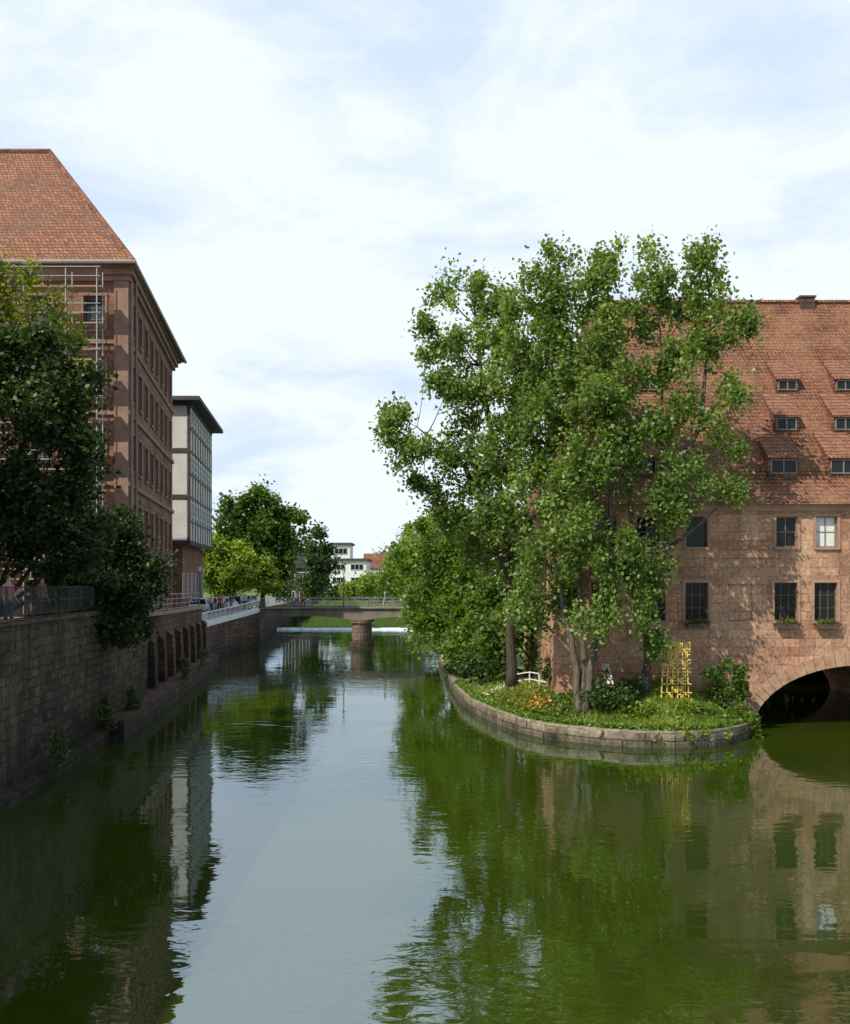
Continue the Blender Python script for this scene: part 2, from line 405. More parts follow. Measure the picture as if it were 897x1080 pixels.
def tree(name, label, base, trunks, ells, size, leaf_mat, bark, s=0.55, dens=1.6, per=90, r0=0.3, cat='tree', group=None, up=0.3, aspect=0.75, twigs=0.45, limb_r=0.08, vert=1.0):
    base = Vector(base)
    root = thing(name, base, label, cat, group)
    mb = MB(); tp = []
    for path in trunks:
        path = [Vector(p) for p in path]
        pts = []; 
        for i in range(len(path) - 1):
            for k in range(4):
                p = path[i].lerp(path[i + 1], k / 4)
                if i or k: p = p + Vector(rng.normal(size=3)) * 0.05
                pts.append(p)
        pts.append(path[-1])
        n = len(pts); rr = [r0 * (1 - 0.92 * (i / (n - 1)) ** 0.75) * (1.35 if i == 0 else 1) for i in range(n)]
        mb.tube(pts, rr, 9)
        tp += [(p, r) for p, r in zip(pts, rr)]
    subs = sub_clumps(ells, s, dens)
    allC = []; allR = []
    for (c, r), sc in zip(ells, subs):
        c = Vector(c)
        best = min(tp, key=lambda q: (q[0] - (c - Vector((0, 0, 0.9 * (Vector((c.x, c.y, 0)) - Vector((q[0].x, q[0].y, 0))).length + .5)))).length)
        a = best[0]; ln = (c - a).length
        mid = a.lerp(c, 0.5) + Vector((0, 0, -0.10 * ln)) + Vector(rng.normal(size=3)) * 0.06 * ln
        top = c + Vector((0, 0, r[2] * 0.5))
        pts = []
        for k in range(6):
            t = k / 5; pts.append(a * (1 - t) ** 2 + mid * 2 * t * (1 - t) + c * t * t)
        pts.append(top)
        rl = min(best[1] * 0.8, limb_r * (0.6 + ln / 6))
        mb.tube(pts, [rl * (1 - .14 * k) for k in range(7)], 6)
        cshade = rng.uniform(-0.12, 0.12)
        for q in sc:
            qv = Vector(q)
            if rng.uniform() < twigs:
                st = pts[rng.integers(3, 7)]
                m2 = st.lerp(qv, 0.5) + Vector(rng.normal(size=3)) * 0.12 - Vector((0, 0, .1))
                mb.tube([st, m2, qv], [rl * .3 + .008, rl * .18 + .006, 0.006], 4)
            m = int(per * rng.uniform(0.4, 1.5))
            sr = s * rng.uniform(0.5, 1.3)
            P = rng.normal(size=(m, 3)) * np.array([sr * .6, sr * .6, sr * .6 * vert])
            allC.append(q + P)
            sh = 0.45 + cshade + rng.uniform(-0.18, 0.18)
            allR.append(sh + rng.normal(size=m) * 0.22)
    part(mb, 'trunk', bark, root, smooth=True, fix=False)
    leaf_object('crown', np.concatenate(allC), size, leaf_mat, root, origin=base, up=up, rand=np.concatenate(allR), aspect=aspect)
    return root

def E(px, py, d, rx, ry, dr=None):
    c = sv(px, py, d); a = rx / F * d; b = ry / F * d
    return (tuple(c), (a, dr if dr else (a + b) / 2 * 0.9, b))

# ================================================================== SETTING
g = MB(); g.box(-3000, 3000, -300, 5000, -3, -2.2)
structure(part(g, 'ground', M_earth))

def water_mat():
    m, n, l, b = nt('river_water')
    out = n['Material Output']; n.remove(b)
    tc = n.new('ShaderNodeTexCoord')
    def noise(sc, stretch, det=3, dist=0.0):
        mp = n.new('ShaderNodeMapping'); mp.inputs['Scale'].default_value = stretch
        l.new(tc.outputs['Object'], mp.inputs[0])
        t = n.new('ShaderNodeTexNoise'); t.inputs['Scale'].default_value = sc; t.inputs['Detail'].default_value = det
        t.inputs['Distortion'].default_value = dist
        l.new(mp.outputs[0], t.inputs['Vector']); return t
    a = noise(1.0, (1.5, 2.6, 1), 2, 0.4); bb = noise(1.0, (0.25, 0.5, 1), 2, 0.5); amp = noise(1.0, (0.06, 0.10, 1), 4)
    mr = n.new('ShaderNodeMapRange'); mr.inputs['From Min'].default_value = 0.40; mr.inputs['From Max'].default_value = 0.62
    mr.inputs['To Min'].default_value = 0.15; mr.inputs['To Max'].default_value = 1.15
    l.new(amp.outputs['Fac'], mr.inputs['Value'])
    mu = n.new('ShaderNodeMath'); mu.operation = 'MULTIPLY'; l.new(a.outputs['Fac'], mu.inputs[0]); l.new(mr.outputs[0], mu.inputs[1])
    ad = n.new('ShaderNodeMath'); ad.operation = 'MULTIPLY_ADD'; ad.inputs[1].default_value = 1.2
    l.new(bb.outputs['Fac'], ad.inputs[0]); l.new(mu.outputs[0], ad.inputs[2])
    bp = n.new('ShaderNodeBump'); bp.inputs['Strength'].default_value = 1.0; bp.inputs['Distance'].default_value = 0.0105
    l.new(ad.outputs[0], bp.inputs['Height'])
    gl = n.new('ShaderNodeBsdfGlossy'); gl.inputs['Roughness'].default_value = 0.025; gl.inputs['Color'].default_value = (0.80, 0.91, 1, 1)
    l.new(bp.outputs[0], gl.inputs['Normal'])
    df = n.new('ShaderNodeBsdfDiffuse')
    r = n.new('ShaderNodeValToRGB')
    r.color_ramp.elements[0].color = (0.024, 0.038, 0.002, 1); r.color_ramp.elements[0].position = 0.35
    r.color_ramp.elements[1].color = (0.034, 0.050, 0.003, 1); r.color_ramp.elements[1].position = 0.65
    l.new(amp.outputs['Fac'], r.inputs['Fac']); l.new(r.outputs['Color'], df.inputs['Color'])
    fr = n.new('ShaderNodeFresnel'); fr.inputs['IOR'].default_value = 3.6
    l.new(bp.outputs[0], fr.inputs['Normal'])
    ms = n.new('ShaderNodeMixShader')
    l.new(fr.outputs[0], ms.inputs['Fac']); l.new(df.outputs[0], ms.inputs[1]); l.new(gl.outputs[0], ms.inputs[2])
    l.new(ms.outputs[0], out.inputs['Surface'])
    return m
M_water = water_mat()
w = MB(); w.v = [Vector((-60, -60, 0)), Vector((60, -60, 0)), Vector((60, 134.8, 0)), Vector((-60, 134.8, 0))]; w.f = [[0, 1, 2, 3]]
structure(part(w, 'river_water', M_water, fix=False))
w = MB(); w.v = [Vector((-60, 135.5, .28)), Vector((40, 135.5, .28)), Vector((40, 200, .28)), Vector((-60, 200, .28))]; w.f = [[0, 1, 2, 3]]
structure(part(w, 'river_water', M_water, fix=False))
# a thin broken line of ripple foam drifting on the river
w = MB()
for (xa, xb, yy, wd) in ((-9.6, -8.3, 47.9, .05), (-8.2, -6.9, 47.5, .09), (-6.8, -6.1, 47.1, .05), (-8.9, -7.4, 48.6, .03)):
    k = 8
    for i in range(k):
        t0, t1 = i / k, (i + 1) / k; f0_, f1_ = math.sin(math.pi * t0) * wd + .004, math.sin(math.pi * t1) * wd + .004
        x0, x1 = xa + (xb - xa) * t0, xa + (xb - xa) * t1; b0 = len(w.v)
        y0, y1 = yy + .12 * math.sin(x0 * 2.1), yy + .12 * math.sin(x1 * 2.1)
        w.v += [Vector((x0, y0 - f0_, .006)), Vector((x1, y1 - f1_, .006)), Vector((x1, y1 + f1_, .006)), Vector((x0, y0 + f0_, .006))]; w.f.append([b0, b0 + 1, b0 + 2, b0 + 3])
o_ = part(w, 'foam_streak', M_foam, fix=False); structure(o_)

# left quay ----------------------------------------------------------
QL = [(-9.8, -30, 5.5), (-10.6, 0, 5.5), (-13.1, 30.6, 5.5), (-14.4, 46, 5.4), (-15.2, 54, 4.9), (-16.2, 63, 4.75), (-17.7, 79, 4.6)]
QL2 = [(-17.9, 79.4, 2.95), (-18.6, 86, 2.9), (-18.3, 93, 3.05), (-17.4, 98.5, 3.35), (-16.9, 101.6, 3.55)]
QL3 = [(-18.2, 108.4, 3.8), (-19.5, 125, 3.4), (-21, 150, 3.2), (-23, 185, 3.2)]
def offs(path, d):
    o = []
    for i, p in enumerate(path):
        a = path[max(0, i - 1)]; b = path[min(len(path) - 1, i + 1)]
        t = Vector((b[0] - a[0], b[1] - a[1])).normalized()
        o.append((p[0] - t.y * d, p[1] + t.x * d, p[2]))
    return o
def wall_strip(mb, path, th, zb, dz=0, out=0.0):
    a = offs(path, -out); c = offs(path, th)
    b0 = len(mb.v); n = len(path)
    for p, q in zip(a, c):
        zt = p[2] + dz
        mb.v += [Vector((p[0], p[1], zb)), Vector((p[0], p[1], zt)), Vector((q[0], q[1], zt)), Vector((q[0], q[1], zb))]
    for i in range(n - 1):
        k = b0 + i * 4
        for j in range(4):
            j2 = (j + 1) % 4; mb.f.append([k + j, k + j2, k + 4 + j2, k + 4 + j])
    mb.f.append([b0, b0 + 1, b0 + 2, b0 + 3]); e = b0 + (n - 1) * 4; mb.f.append([e + 3, e + 2, e + 1, e])

land = MB()
rows_ = []
for path, st_ in ((QL, None), (QL2, 3.68), ([(-17.6, 104.5, 3.8)] + QL3 + [(-26, 215, 3.2)], None)):
    for p in offs(path, .45): rows_.append((p[0], p[1], p[2] - .18, st_ if st_ else p[2] - .18))
for x, y, z, z2 in rows_: land.v += [Vector((x, y, z)), Vector((min(x - 1.0, -19.3) if z2 != z else x - 1.0, y, z2)), Vector((-60, y, z2)), Vector((-2500, y, 3))]
for i in range(len(rows_) - 1):
    k = i * 4
    for j in range(3): land.f.append([k + j, k + 4 + j, k + 5 + j, k + 1 + j])
structure(part(land, 'street_pavement', M_street, fix=False))
far = MB(); far.box(-2500, 2500, 186, 4800, -2, 2.9)
structure(part(far, 'far_ground', M_grass))
rb = MB(); rb.prism([(3.4, 108.6), (2500, 108.6), (2500, 199.5), (-6, 199.5), (1.5, 150), (3.0, 135)], -2, 3.3); rb.prism([(28, -60), (2500, -60), (2500, 108.3), (28, 108.3)], -2, 4.5)
rb.prism([(15.3, 70), (27.9, 70), (27.9, 108.3), (15.3, 108.3)], -2, 1.2)
structure(part(rb, 'bank_ground', M_grass))

q = thing('quay_wall', (-13.1, 30.6, 0), 'tall dark sandstone block quay wall rising from the river', 'quay wall')
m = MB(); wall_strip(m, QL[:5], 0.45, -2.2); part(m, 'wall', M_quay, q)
def coping(path, dz0, dz1, out, th):
    mb = MB(); a = offs(path, -out); c = offs(path, th); n = len(path)
    for p, r in zip(a, c):
        mb.v += [Vector((p[0], p[1], p[2] + dz0)), Vector((p[0], p[1], p[2] + dz1)), Vector((r[0], r[1], r[2] + dz1)), Vector((r[0], r[1], r[2] + dz0))]
    for i in range(n - 1):
        k = i * 4
        for j in range(4):
            j2 = (j + 1) % 4; mb.f.append([k + j, k + j2, k + 4 + j2, k + 4 + j])
    mb.f.append([0, 1, 2, 3]); e = (n - 1) * 4; mb.f.append([e + 3, e + 2, e + 1, e]); return mb
part(coping(QL[:5], 0.003, 0.18, 0.07, 0.5), 'coping', M_quay2, q)
ft = [(-9.5, -30, .3), (-10.2, 0, .3), (-12.65, 30.6, 0.3), (-13.6, 43, .5)]
m = MB(); wall_strip(m, ft, 0.5, -2); part(m, 'footing', M_quay, q)

q2 = thing('quay_wall', (-16.2, 63, 0), 'reddish sandstone quay wall with buttresses and sloping ledge', 'quay wall')
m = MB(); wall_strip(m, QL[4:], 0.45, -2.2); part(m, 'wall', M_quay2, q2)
m = MB(); m.quad_box(Vector((-19.6, 79.1, 1.2)), Vector((1, 0, 0)), Vector((0, 1, 0)), Vector((0, 0, 1)), 1.75, .2, 3.4); part(m, 'end_wall', M_quay2, q2)
part(coping(QL[4:], 0.003, 0.2, 0.09, 0.5), 'coping', M_cut, q2)
ft = [(-13.0, 43.0, .9), (-14.0, 54, .9), (-14.9, 63, .9), (-16.5, 79.5, .9)]
m = MB(); wall_strip(m, ft, 1.2, -2); part(m, 'footing', M_quay2, q2)
for yy in np.arange(55.5, 79.5, 3.4):
    t = (yy - 54) / 25.; x = -15.2 - 2.5 * t
    m = MB(); m.extr([(x - .05, 0.5), (x + .4, 0.5), (x + .36, 2.6), (x + .3, 3.5), (x - .05, 3.7)], yy - .3, yy + .3)
    part(m, 'buttress', M_quay2, q2)
q3 = thing('quay_wall', (-18.6, 86, 0), 'curved low stone quay wall below white fence', 'quay wall')
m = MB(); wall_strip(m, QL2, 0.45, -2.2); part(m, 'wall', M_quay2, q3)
part(coping(QL2, 0.003, 0.35, 0.06, 0.4), 'coping', M_white, q3)
q4 = thing('quay_wall', (-19.5, 125, 0), 'stone river wall beyond the bridge', 'quay wall')
m = MB(); wall_strip(m, QL3, 0.45, -2.2); part(m, 'wall', M_quay, q4)

def railing(label, pts, h, spacing, mat, levels, pr=0.03, rr=0.022, bars=0, name='railing', group=None):
    P = [Vector(p) for p in pts]
    root = thing(name, P[0], label, 'railing', group)
    seg = [0]
    for a, b in zip(P, P[1:]): seg.append(seg[-1] + (b - a).length)
    def at(s):
        for i in range(len(P) - 1):
            if s <= seg[i + 1] + 1e-6: return P[i].lerp(P[i + 1], (s - seg[i]) / max(1e-6, seg[i + 1] - seg[i]))
        return P[-1]
    n = max(1, int(round(seg[-1] / spacing)))
    pm = MB(); pm.tube([(0, 0, 0), (0, 0, h)], pr, 6)
    first = part(pm, 'post', mat, root, basis=Matrix.Translation(at(0)), fix=False)
    for i in range(1, n + 1): inst(first.data, 'post', Matrix.Translation(at(seg[-1] * i / n)), root)
    for lv in levels:
        m = MB(); m.tube([p + Vector((0, 0, lv * h)) for p in P], rr, 6); part(m, 'rail', mat, root, fix=False)
    if bars:
        m = MB(); nb = int(seg[-1] / bars)
        for i in range(nb):
            p = at(seg[-1] * (i + .5) / nb); m.tube([p + Vector((0, 0, .1)), p + Vector((0, 0, h * .97))], 0.011, 4)
        part(m, 'bars', mat, root, fix=False)["kind"] = "stuff"
    return root
up = lambda path, z: [(p[0], p[1], p[2] + z) for p in offs(path, 0.2)]
railing('dark metal railing on top of the tall quay wall', up([(-12.3, 21, 5.5)] + QL[2:4] + [(-15.0, 52, 5.0)], 0.17), 1.05, 1.8, M_dmetal, [1.0, 0.55, 0.12], bars=0.16)
railing('grey metal railing on the buttressed quay wall', up(QL[4:], 0.19), 1.05, 2.0, M_metal, [1.0, 0.7, 0.4, 0.1])
railing('white painted metal fence along the curved quay', up(QL2, 0.33), 0.85, 1.6, M_white, [1.0, 0.12], pr=0.05, rr=0.05, bars=0.2, name='fence')

# bridge -------------------------------------------------------------------
br = thing('stone_bridge', (-6.6, 102, 0), 'low flat two-span road bridge on a brown stone pier', 'bridge')
xl, xr, xp = -18.4, 5.2, -6.6
top = lambda x: 3.8 + 0.1 * (1 - ((x + 6.6) / 12) ** 2)
N = 14
prof = [(xl + (xr - xl) * i / N, top(xl + (xr - xl) * i / N)) for i in range(N + 1)]
def under(x, a, b): t = (x - a) / (b - a); return 2.78 + 0.34 * max(0, math.sin(math.pi * t)) ** 0.6
prof += [(xr, 1.8)]
for i in range(11): x = 4.4 - (4.4 - (xp + 1.0)) * i / 10; prof.append((x, under(x, xp + 1.0, 4.4)))
for i in range(11): x = (xp - 1.0) - ((xp - 1.0) - (xl + 1)) * i / 10; prof.append((x, under(x, xl + 1, xp - 1.0)))
prof += [(xl, 1.8)]
m = MB(); m.extr(prof, 102, 108); part(m, 'deck', M_conc, br)
cp = [(xl + (xr - xl) * i / N, top(xl + (xr - xl) * i / N) + .003) for i in range(N + 1)]
m = MB(); m.extr(cp + [(x, z + .12) for x, z in reversed(cp)], 101.8, 102.2); part(m, 'parapet_edge', M_conc, br)
m = MB(); m.extr(cp + [(x, z + .12) for x, z in reversed(cp)], 107.8, 108.2); part(m, 'parapet_edge', M_conc, br)
pp = []
for i in range(9): a = math.pi + math.pi * i / 8; pp.append((xp + .85 * math.cos(a), 101.9 + .85 * math.sin(a)))
for i in range(9): a = math.pi * i / 8; pp.append((xp + .85 * math.cos(a), 108.1 + .85 * math.sin(a)))
m = MB(); m.prism(pp, -2.2, 2.45)
pp2 = [((x - xp) * 1.3 + xp, (y - 105) * 1.03 + 105) for x, y in pp]
m.prism(pp2, 2.46, 2.8); m.prism(pp2, -2.2, .5); part(m, 'pier', M_pier, br)
railing('thin metal railing along the bridge deck', [(x, 102.0, top(x) + .1) for x in np.linspace(-18.2, 5, 9)], 0.95, 2.2, M_metal, [1.0, .66, .33])
railing('thin metal railing along the bridge deck', [(x, 108.0, top(x) + .1) for x in np.linspace(-18.2, 5, 9)], 0.95, 2.2, M_metal, [1.0, .66, .33])

we = MB(); nx = 60
for i in range(nx + 1):
    x = -21 + 24.2 * i / nx; j = .05 * math.sin(i * 1.9) + .04 * math.sin(i * 3.7)
    we.v += [Vector((x, 134.5 + 2 * j, -.2)), Vector((x, 135.3 + j, .22 + j)), Vector((x, 135.7, .3)), Vector((x, 135.7, -2))]
for i in range(nx):
    k = i * 4
    for j in range(4): j2 = (j + 1) % 4; we.f.append([k + j, k + j2, k + 4 + j2, k + 4 + j])
wo = part(we, 'weir', M_foam, origin=(-9, 135, 0)); tag(wo, 'white foaming weir across the river beyond the bridge', 'weir')

# island ---------------------------------------------------------------
ISL = [(15.0, 108), (3.3, 108), (1.5, 90), (1.7, 72), (2.05, 60), (2.7, 52.5), (4.6, 45.2), (6.5, 42.8), (8.9, 41.5), (11.2, 41.5), (12.6, 42.2), (13.7, 43.4), (14.5, 45.0), (15.0, 46.9)]
def catmull(P, k):
    out = []
    for i in range(len(P) - 1):
        a = P[max(0, i - 1)]; b = P[i]; c = P[i + 1]; d = P[min(len(P) - 1, i + 2)]
        for j in range(k):
            t = j / k
            out.append(tuple(.5 * (2 * b[x] + (c[x] - a[x]) * t + (2 * a[x] - 5 * b[x] + 4 * c[x] - d[x]) * t * t + (3 * b[x] - a[x] - 3 * c[x] + d[x]) * t ** 3) for x in range(2)))
    out.append(P[-1]); return out
ic = catmull(ISL[1:], 2)
OUT = [ISL[0]] + ic
def inside(x, y):
    c = False; n = len(OUT); j = n - 1
    for i in range(n):
        xi, yi = OUT[i]; xj, yj = OUT[j]
        if (yi > y) != (yj > y) and x < (xj - xi) * (y - yi) / (yj - yi) + xi: c = not c
        j = i
    return c
ICA = np.array(ic)
def dist_edge(x, y):
    a = ICA[:-1]; b = ICA[1:]; p = np.array([x, y]); ab = b - a
    t = np.clip(((p - a) * ab).sum(1) / (ab ** 2).sum(1), 0, 1)
    return float(np.sqrt((((a + ab * t[:, None]) - p) ** 2).sum(1)).min())
WZ = 0.6
def ih(x, y):
    d = dist_edge(x, y); t = min(1, d / 3.0); t = t * t * (3 - 2 * t)
    z = WZ + 0.02 + 0.62 * t
    z += 0.8 * math.exp(-((x - 11) ** 2 / 8 + (y - 46.5) ** 2 / 5)) * t
    return z
pts2 = [Vector(p) for p in OUT]; no = len(pts2)
for x in np.arange(2.0, 15.0, 0.7):
    for y in np.arange(41, 107.5, 0.9):
        if inside(x, y) and dist_edge(x, y) > .35: pts2.append(Vector((x + rng.uniform(-.1, .1), y)))
r = geometry.delaunay_2d_cdt(pts2, [], [list(range(no))], 1, 1e-4)
m = MB(); m.v = [Vector((p.x, p.y, ih(p.x, p.y))) for p in r[0]]; m.f = [list(f) for f in r[2]]
isl = part(m, 'island_ground', M_grass, origin=(8, 50, 0), smooth=True, fix=False); structure(isl)
rw = thing('retaining_wall', (8.9, 40.4, 0), 'low weathered stone retaining wall around the planted island', 'retaining wall')
wp = [(x, y, WZ) for x, y in reversed(ic)]
m = MB(); wall_strip(m, wp, 0.3, -2.2, 0, 0.0); part(m, 'wall', M_isl, rw)
part(coping(wp, 0.003, 0.09, 0.05, 0.3), 'coping', M_cap, rw)
pm = MB(); pm.tube([(0, 0, -1.5), (0, 0, .56)], .085, 7); pf = None
for (xa, ya), (xb, yb) in zip(ic, ic[1:]):
    if not (42 < ya < 74): continue
    ln = math.hypot(xb - xa, yb - ya); n_ = max(1, int(ln / .62))
    if xa > 9: continue
    for k in range(n_):
        t = k / n_; nx, ny = (yb - ya) / ln, -(xb - xa) / ln
        x, y = xa + (xb - xa) * t, ya + (yb - ya) * t
        if inside(x + nx * .3, y + ny * .3): nx, ny = -nx, -ny
        B = Matrix.Translation((x + nx * .13, y + ny * .13, rng.uniform(-.08, .04)))
        if pf is None: pf = part(pm, 'pile', M_barkl, rw, basis=B, fix=False)
        else: inst(pf.data, 'pile', B, rw)

pc = catmull([(3.2, 53), (4.4, 54.5), (6.0, 54.6), (7.0, 52.5), (7.4, 50)], 6)
m = MB()
for i, p in enumerate(pc):
    a = pc[max(0, i - 1)]; b = pc[min(len(pc) - 1, i + 1)]; t = Vector((b[0] - a[0], b[1] - a[1])).normalized(); nn = Vector((-t.y, t.x))
    for s_ in (-.8, .8):
        x, y = p[0] + nn.x * s_, p[1] + nn.y * s_; m.v.append(Vector((x, y, ih(x, y) + .06)))
for i in range(len(pc) - 1): k = i * 2; m.f.append([k, k + 1, k + 3, k + 2])
structure(part(m, 'garden_path', M_path))
railing('low pale railing beside the garden path', [(x, y, ih(x, y)) for x, y in ((4.6, 53.3), (5.6, 53.2), (6.3, 51.6), (6.9, 49.4))], .75, 1.0, M_white, [1.0, .5], pr=.035, rr=.03)

# ================================================================== HOSPITAL BUILDING
X0, X1, YF, YB, ZE = 6.3, 30.0, 47.0, 63.2, 10.6
H = thing('hospital_building', (X0, YF, 0), 'red sandstone building with steep tiled roof spanning the river', 'building')
m = MB(); m.box(X0, X1, YF, YB, -2.1, ZE)
hw = part(m, 'wall', M_sand, H)
cu = MB()
o = Vector((X0, YF, 0))
def cbox(x0, x1, y0, y1, z0, z1): cu.box(x0 - o.x, x1 - o.x, y0 - o.y, y1 - o.y, z0, z1)
AC, AW, AHt, AB = 20.6, 5.15, 3.15, -0.25
prof = [(AC - AW - o.x, -2.3)] + [(AC - o.x + AW * math.cos(a), AB + AHt * math.sin(a)) for a in np.linspace(math.pi, 0, 33)] + [(AC + AW - o.x, -2.3)]
cu.extr(prof, -1, YB - YF + 1)
wx = lambda px: (px - 448.5) / F * YF
ups = [(639, 0), (683, 0), (735, 0), (830, 0), (872, 1), (925, 0), (966, 0)]
lows = [(636, 0), (690, 0), (735, 0), (829, 0), (871, 0), (930, 0), (972, 0)]
for px, _ in ups: x = wx(px); cbox(x - .5, x + .5, YF - .5, YF + .4, 8.48, 9.92)
for px, _ in lows: x = wx(px); cbox(x - .54, x + .54, YF - .5, YF + .4, 5.0, 6.8)
x = wx(781); cbox(x - .58, x + .58, YF - .5, YF + .13, 5.0, 6.75)
cut(hw, cu)
for i, (px, cur) in enumerate(ups):
    window(H, (wx(px), YF, 8.48), (0, 1, 0), 1.0, 1.44, 2, 2, M_greyf if cur or i % 2 else M_brownf, M_curtain if cur else M_glass, depth=0.24, surround=M_cut)
for px, _ in lows:
    window(H, (wx(px), YF, 5.0), (0, 1, 0), 1.08, 1.8, 3, 3, M_brownf, M_glass, depth=0.24, surround=M_cut)
m = MB(); nst = 33
def inr(a): return (AC + AW * math.cos(a), AB + AHt * math.sin(a))
def outr(a):
    nx, nz = math.cos(a) / AW, math.sin(a) / AHt; ln = math.hypot(nx, nz); x, z = inr(a); return (x + nx / ln * .62, z + nz / ln * .62)
for i in range(nst):
    a0 = math.pi * i / nst + .004; a1 = math.pi * (i + 1) / nst - .004
    m.extr([inr(a0), outr(a0), outr(a1), inr(a1)], YF - .05 - .02 * (i % 2), YF + .3)
part(m, 'arch_ring', M_arch, H)
m = MB(); m.box(X0 - .12, X1 + .1, YF - .16, YF - .002, ZE - .42, ZE - .14); m.box(X0 - .2, X1 + .1, YF - .28, YF - .002, ZE - .137, ZE + .05)
part(m, 'cornice', M_cut, H)
ZR, YR = 22.25, 55.1
RS = (ZR - ZE) / (YR - YF)
mb = MB(); e = .45; X0e = X0 - .3; hip = 3.1
mb.v = [Vector(v) for v in [(X0e, YF - e, ZE - .12), (X1, YF - e, ZE - .12), (X1, YF + .9, ZE + .9 * RS * .93), (X0e + .9 * hip / 8.1, YF + .9, ZE + .9 * RS * .93),
     (X0e + hip, YR, ZR), (X1, YR, ZR), (X0e, YB + e, ZE - .12), (X1, YB + e, ZE - .12)]]
mb.f = [[0, 1, 2, 3], [3, 2, 5, 4], [0, 3, 4, 6], [4, 5, 7, 6], [1, 0, 6, 7], [1, 7, 5, 2]]
roofpart = part(mb, 'roof', M_roof, H)
m = MB(); m.tube([(X0 + 2.8, YR, ZR + .03), (X1, YR, ZR + .03)], .14, 8); part(m, 'ridge_tiles', M_roof2, roofpart, origin=(X0, YR, ZR))
m = MB(); cx = (850 - 448.5) / F * YR; m.box(cx - .4, cx + .4, YR - .3, YR + .3, ZR - 1, ZR + .22); m.box(cx - .46, cx + .46, YR - .36, YR + .36, ZR + .222, ZR + .32)
part(m, 'chimney', M_quay2, roofpart, origin=(cx, YR, ZR))
def on_roof(py):
    k = (610 - py) / F
    Y = (YF * RS - ZE + 7) / (RS - k); return Y, ZE + RS * (Y - YF)
def dormer(px, pyb, w, h):
    Y, z = on_roof(pyb); x = (px - 448.5) / F * Y
    e = thing_part('dormer', H, Matrix.Translation((x, Y, z)))
    HS = .85                      # pitch of the little hood
    dep = h / (RS - HS)
    yf = Y - .06; zr = z + h
    m = MB(); m.extr([(yf, z - .1), (yf, zr), (Y + dep + .1, zr + HS * dep), (Y + dep + .3, zr)], x - w / 2 - .1, x + w / 2 + .1, axis='x')
    part(m, 'cheek', M_roof, e)
    m = MB(); P = [(yf - .16, zr - .06), (yf - .16, zr + .03), (Y + dep + .25, zr + HS * (dep + .3) + .05), (Y + dep + .25, zr + HS * (dep + .3) - .06)]
    m.extr(P, x - w / 2 - .17, x + w / 2 + .17, axis='x'); part(m, 'dormer_roof', M_roof_l, e)
    fr = MB(); t = .05; y0, y1 = yf - .07, yf - .002
    fr.box(x - w / 2, x - w / 2 + t, y0, y1, z + .06, zr - .1); fr.box(x + w / 2 - t, x + w / 2, y0, y1, z + .06, zr - .1)
    fr.box(x - w / 2 + t, x + w / 2 - t, y0, y1, z + .06, z + .06 + t); fr.box(x - w / 2 + t, x + w / 2 - t, y0, y1, zr - .1 - t, zr - .1)
    fr.box(x - t * .6, x + t * .6, y0, y1, z + .06 + t, zr - .1 - t)
    part(fr, 'frame', M_greyf, e)
    gl = MB(); gl.box(x - w / 2 + t * .5, x + w / 2 - t * .5, yf - .03, yf - .001, z + .08, zr - .12); part(gl, 'pane', M_glass, e)
for px in (685, 830, 891, 950): dormer(px, 413, .95, .66)
for px in (682, 829, 891, 952): dormer(px, 455, 1.0, .76)
for px in (678, 826, 889, 952): dormer(px, 501, 1.25, .84)
def flower_box(x, z):
    t = thing('flower_box', (x, YF - .15, z - .2), 'window box with green plants and pink flowers on the sill', 'flower box', 'window boxes on the sandstone facade')
    m = MB(); m.extr([(YF - .36, z - .14), (YF - .34, z - .34), (YF - .12, z - .34), (YF - .115, z - .14)], x - .5, x + .5, axis='x'); part(m, 'box', M_brownf, t)
    C = rng.normal(size=(420, 3)) * np.array([.27, .07, .09]) + np.array([x, YF - .26, z - .07]); leaf_object('plant', C, .09, L_mid, t, origin=(x, YF - .15, z - .2))
    C = rng.normal(size=(60, 3)) * np.array([.28, .09, .08]) + np.array([x, YF - .3, z - .02]); leaf_object('blossom', C, .06, L_flr, t, origin=(x, YF - .15, z - .2))
for px in (735, 829, 871): flower_box(wx(px), 5.0)

st = thing('garden_steps', (7.2, 45.8, 1.3), 'pale stone garden steps beside the sandstone wall', 'steps')
for i in range(4):
    m = MB(); m.box(7.0, 8.3, 45.0 + i * .35, 46.6, 1.0 + i * .2, 1.2 + i * .2 - .002 * (i % 2)); part(m, 'step', M_path, st)
m = MB(); m.extr([(44.8, .8), (44.8, 1.75), (46.5, 3.0), (46.9, 3.0), (46.9, .8)], 8.32, 8.6, axis='x'); part(m, 'side_wall', M_path, st)

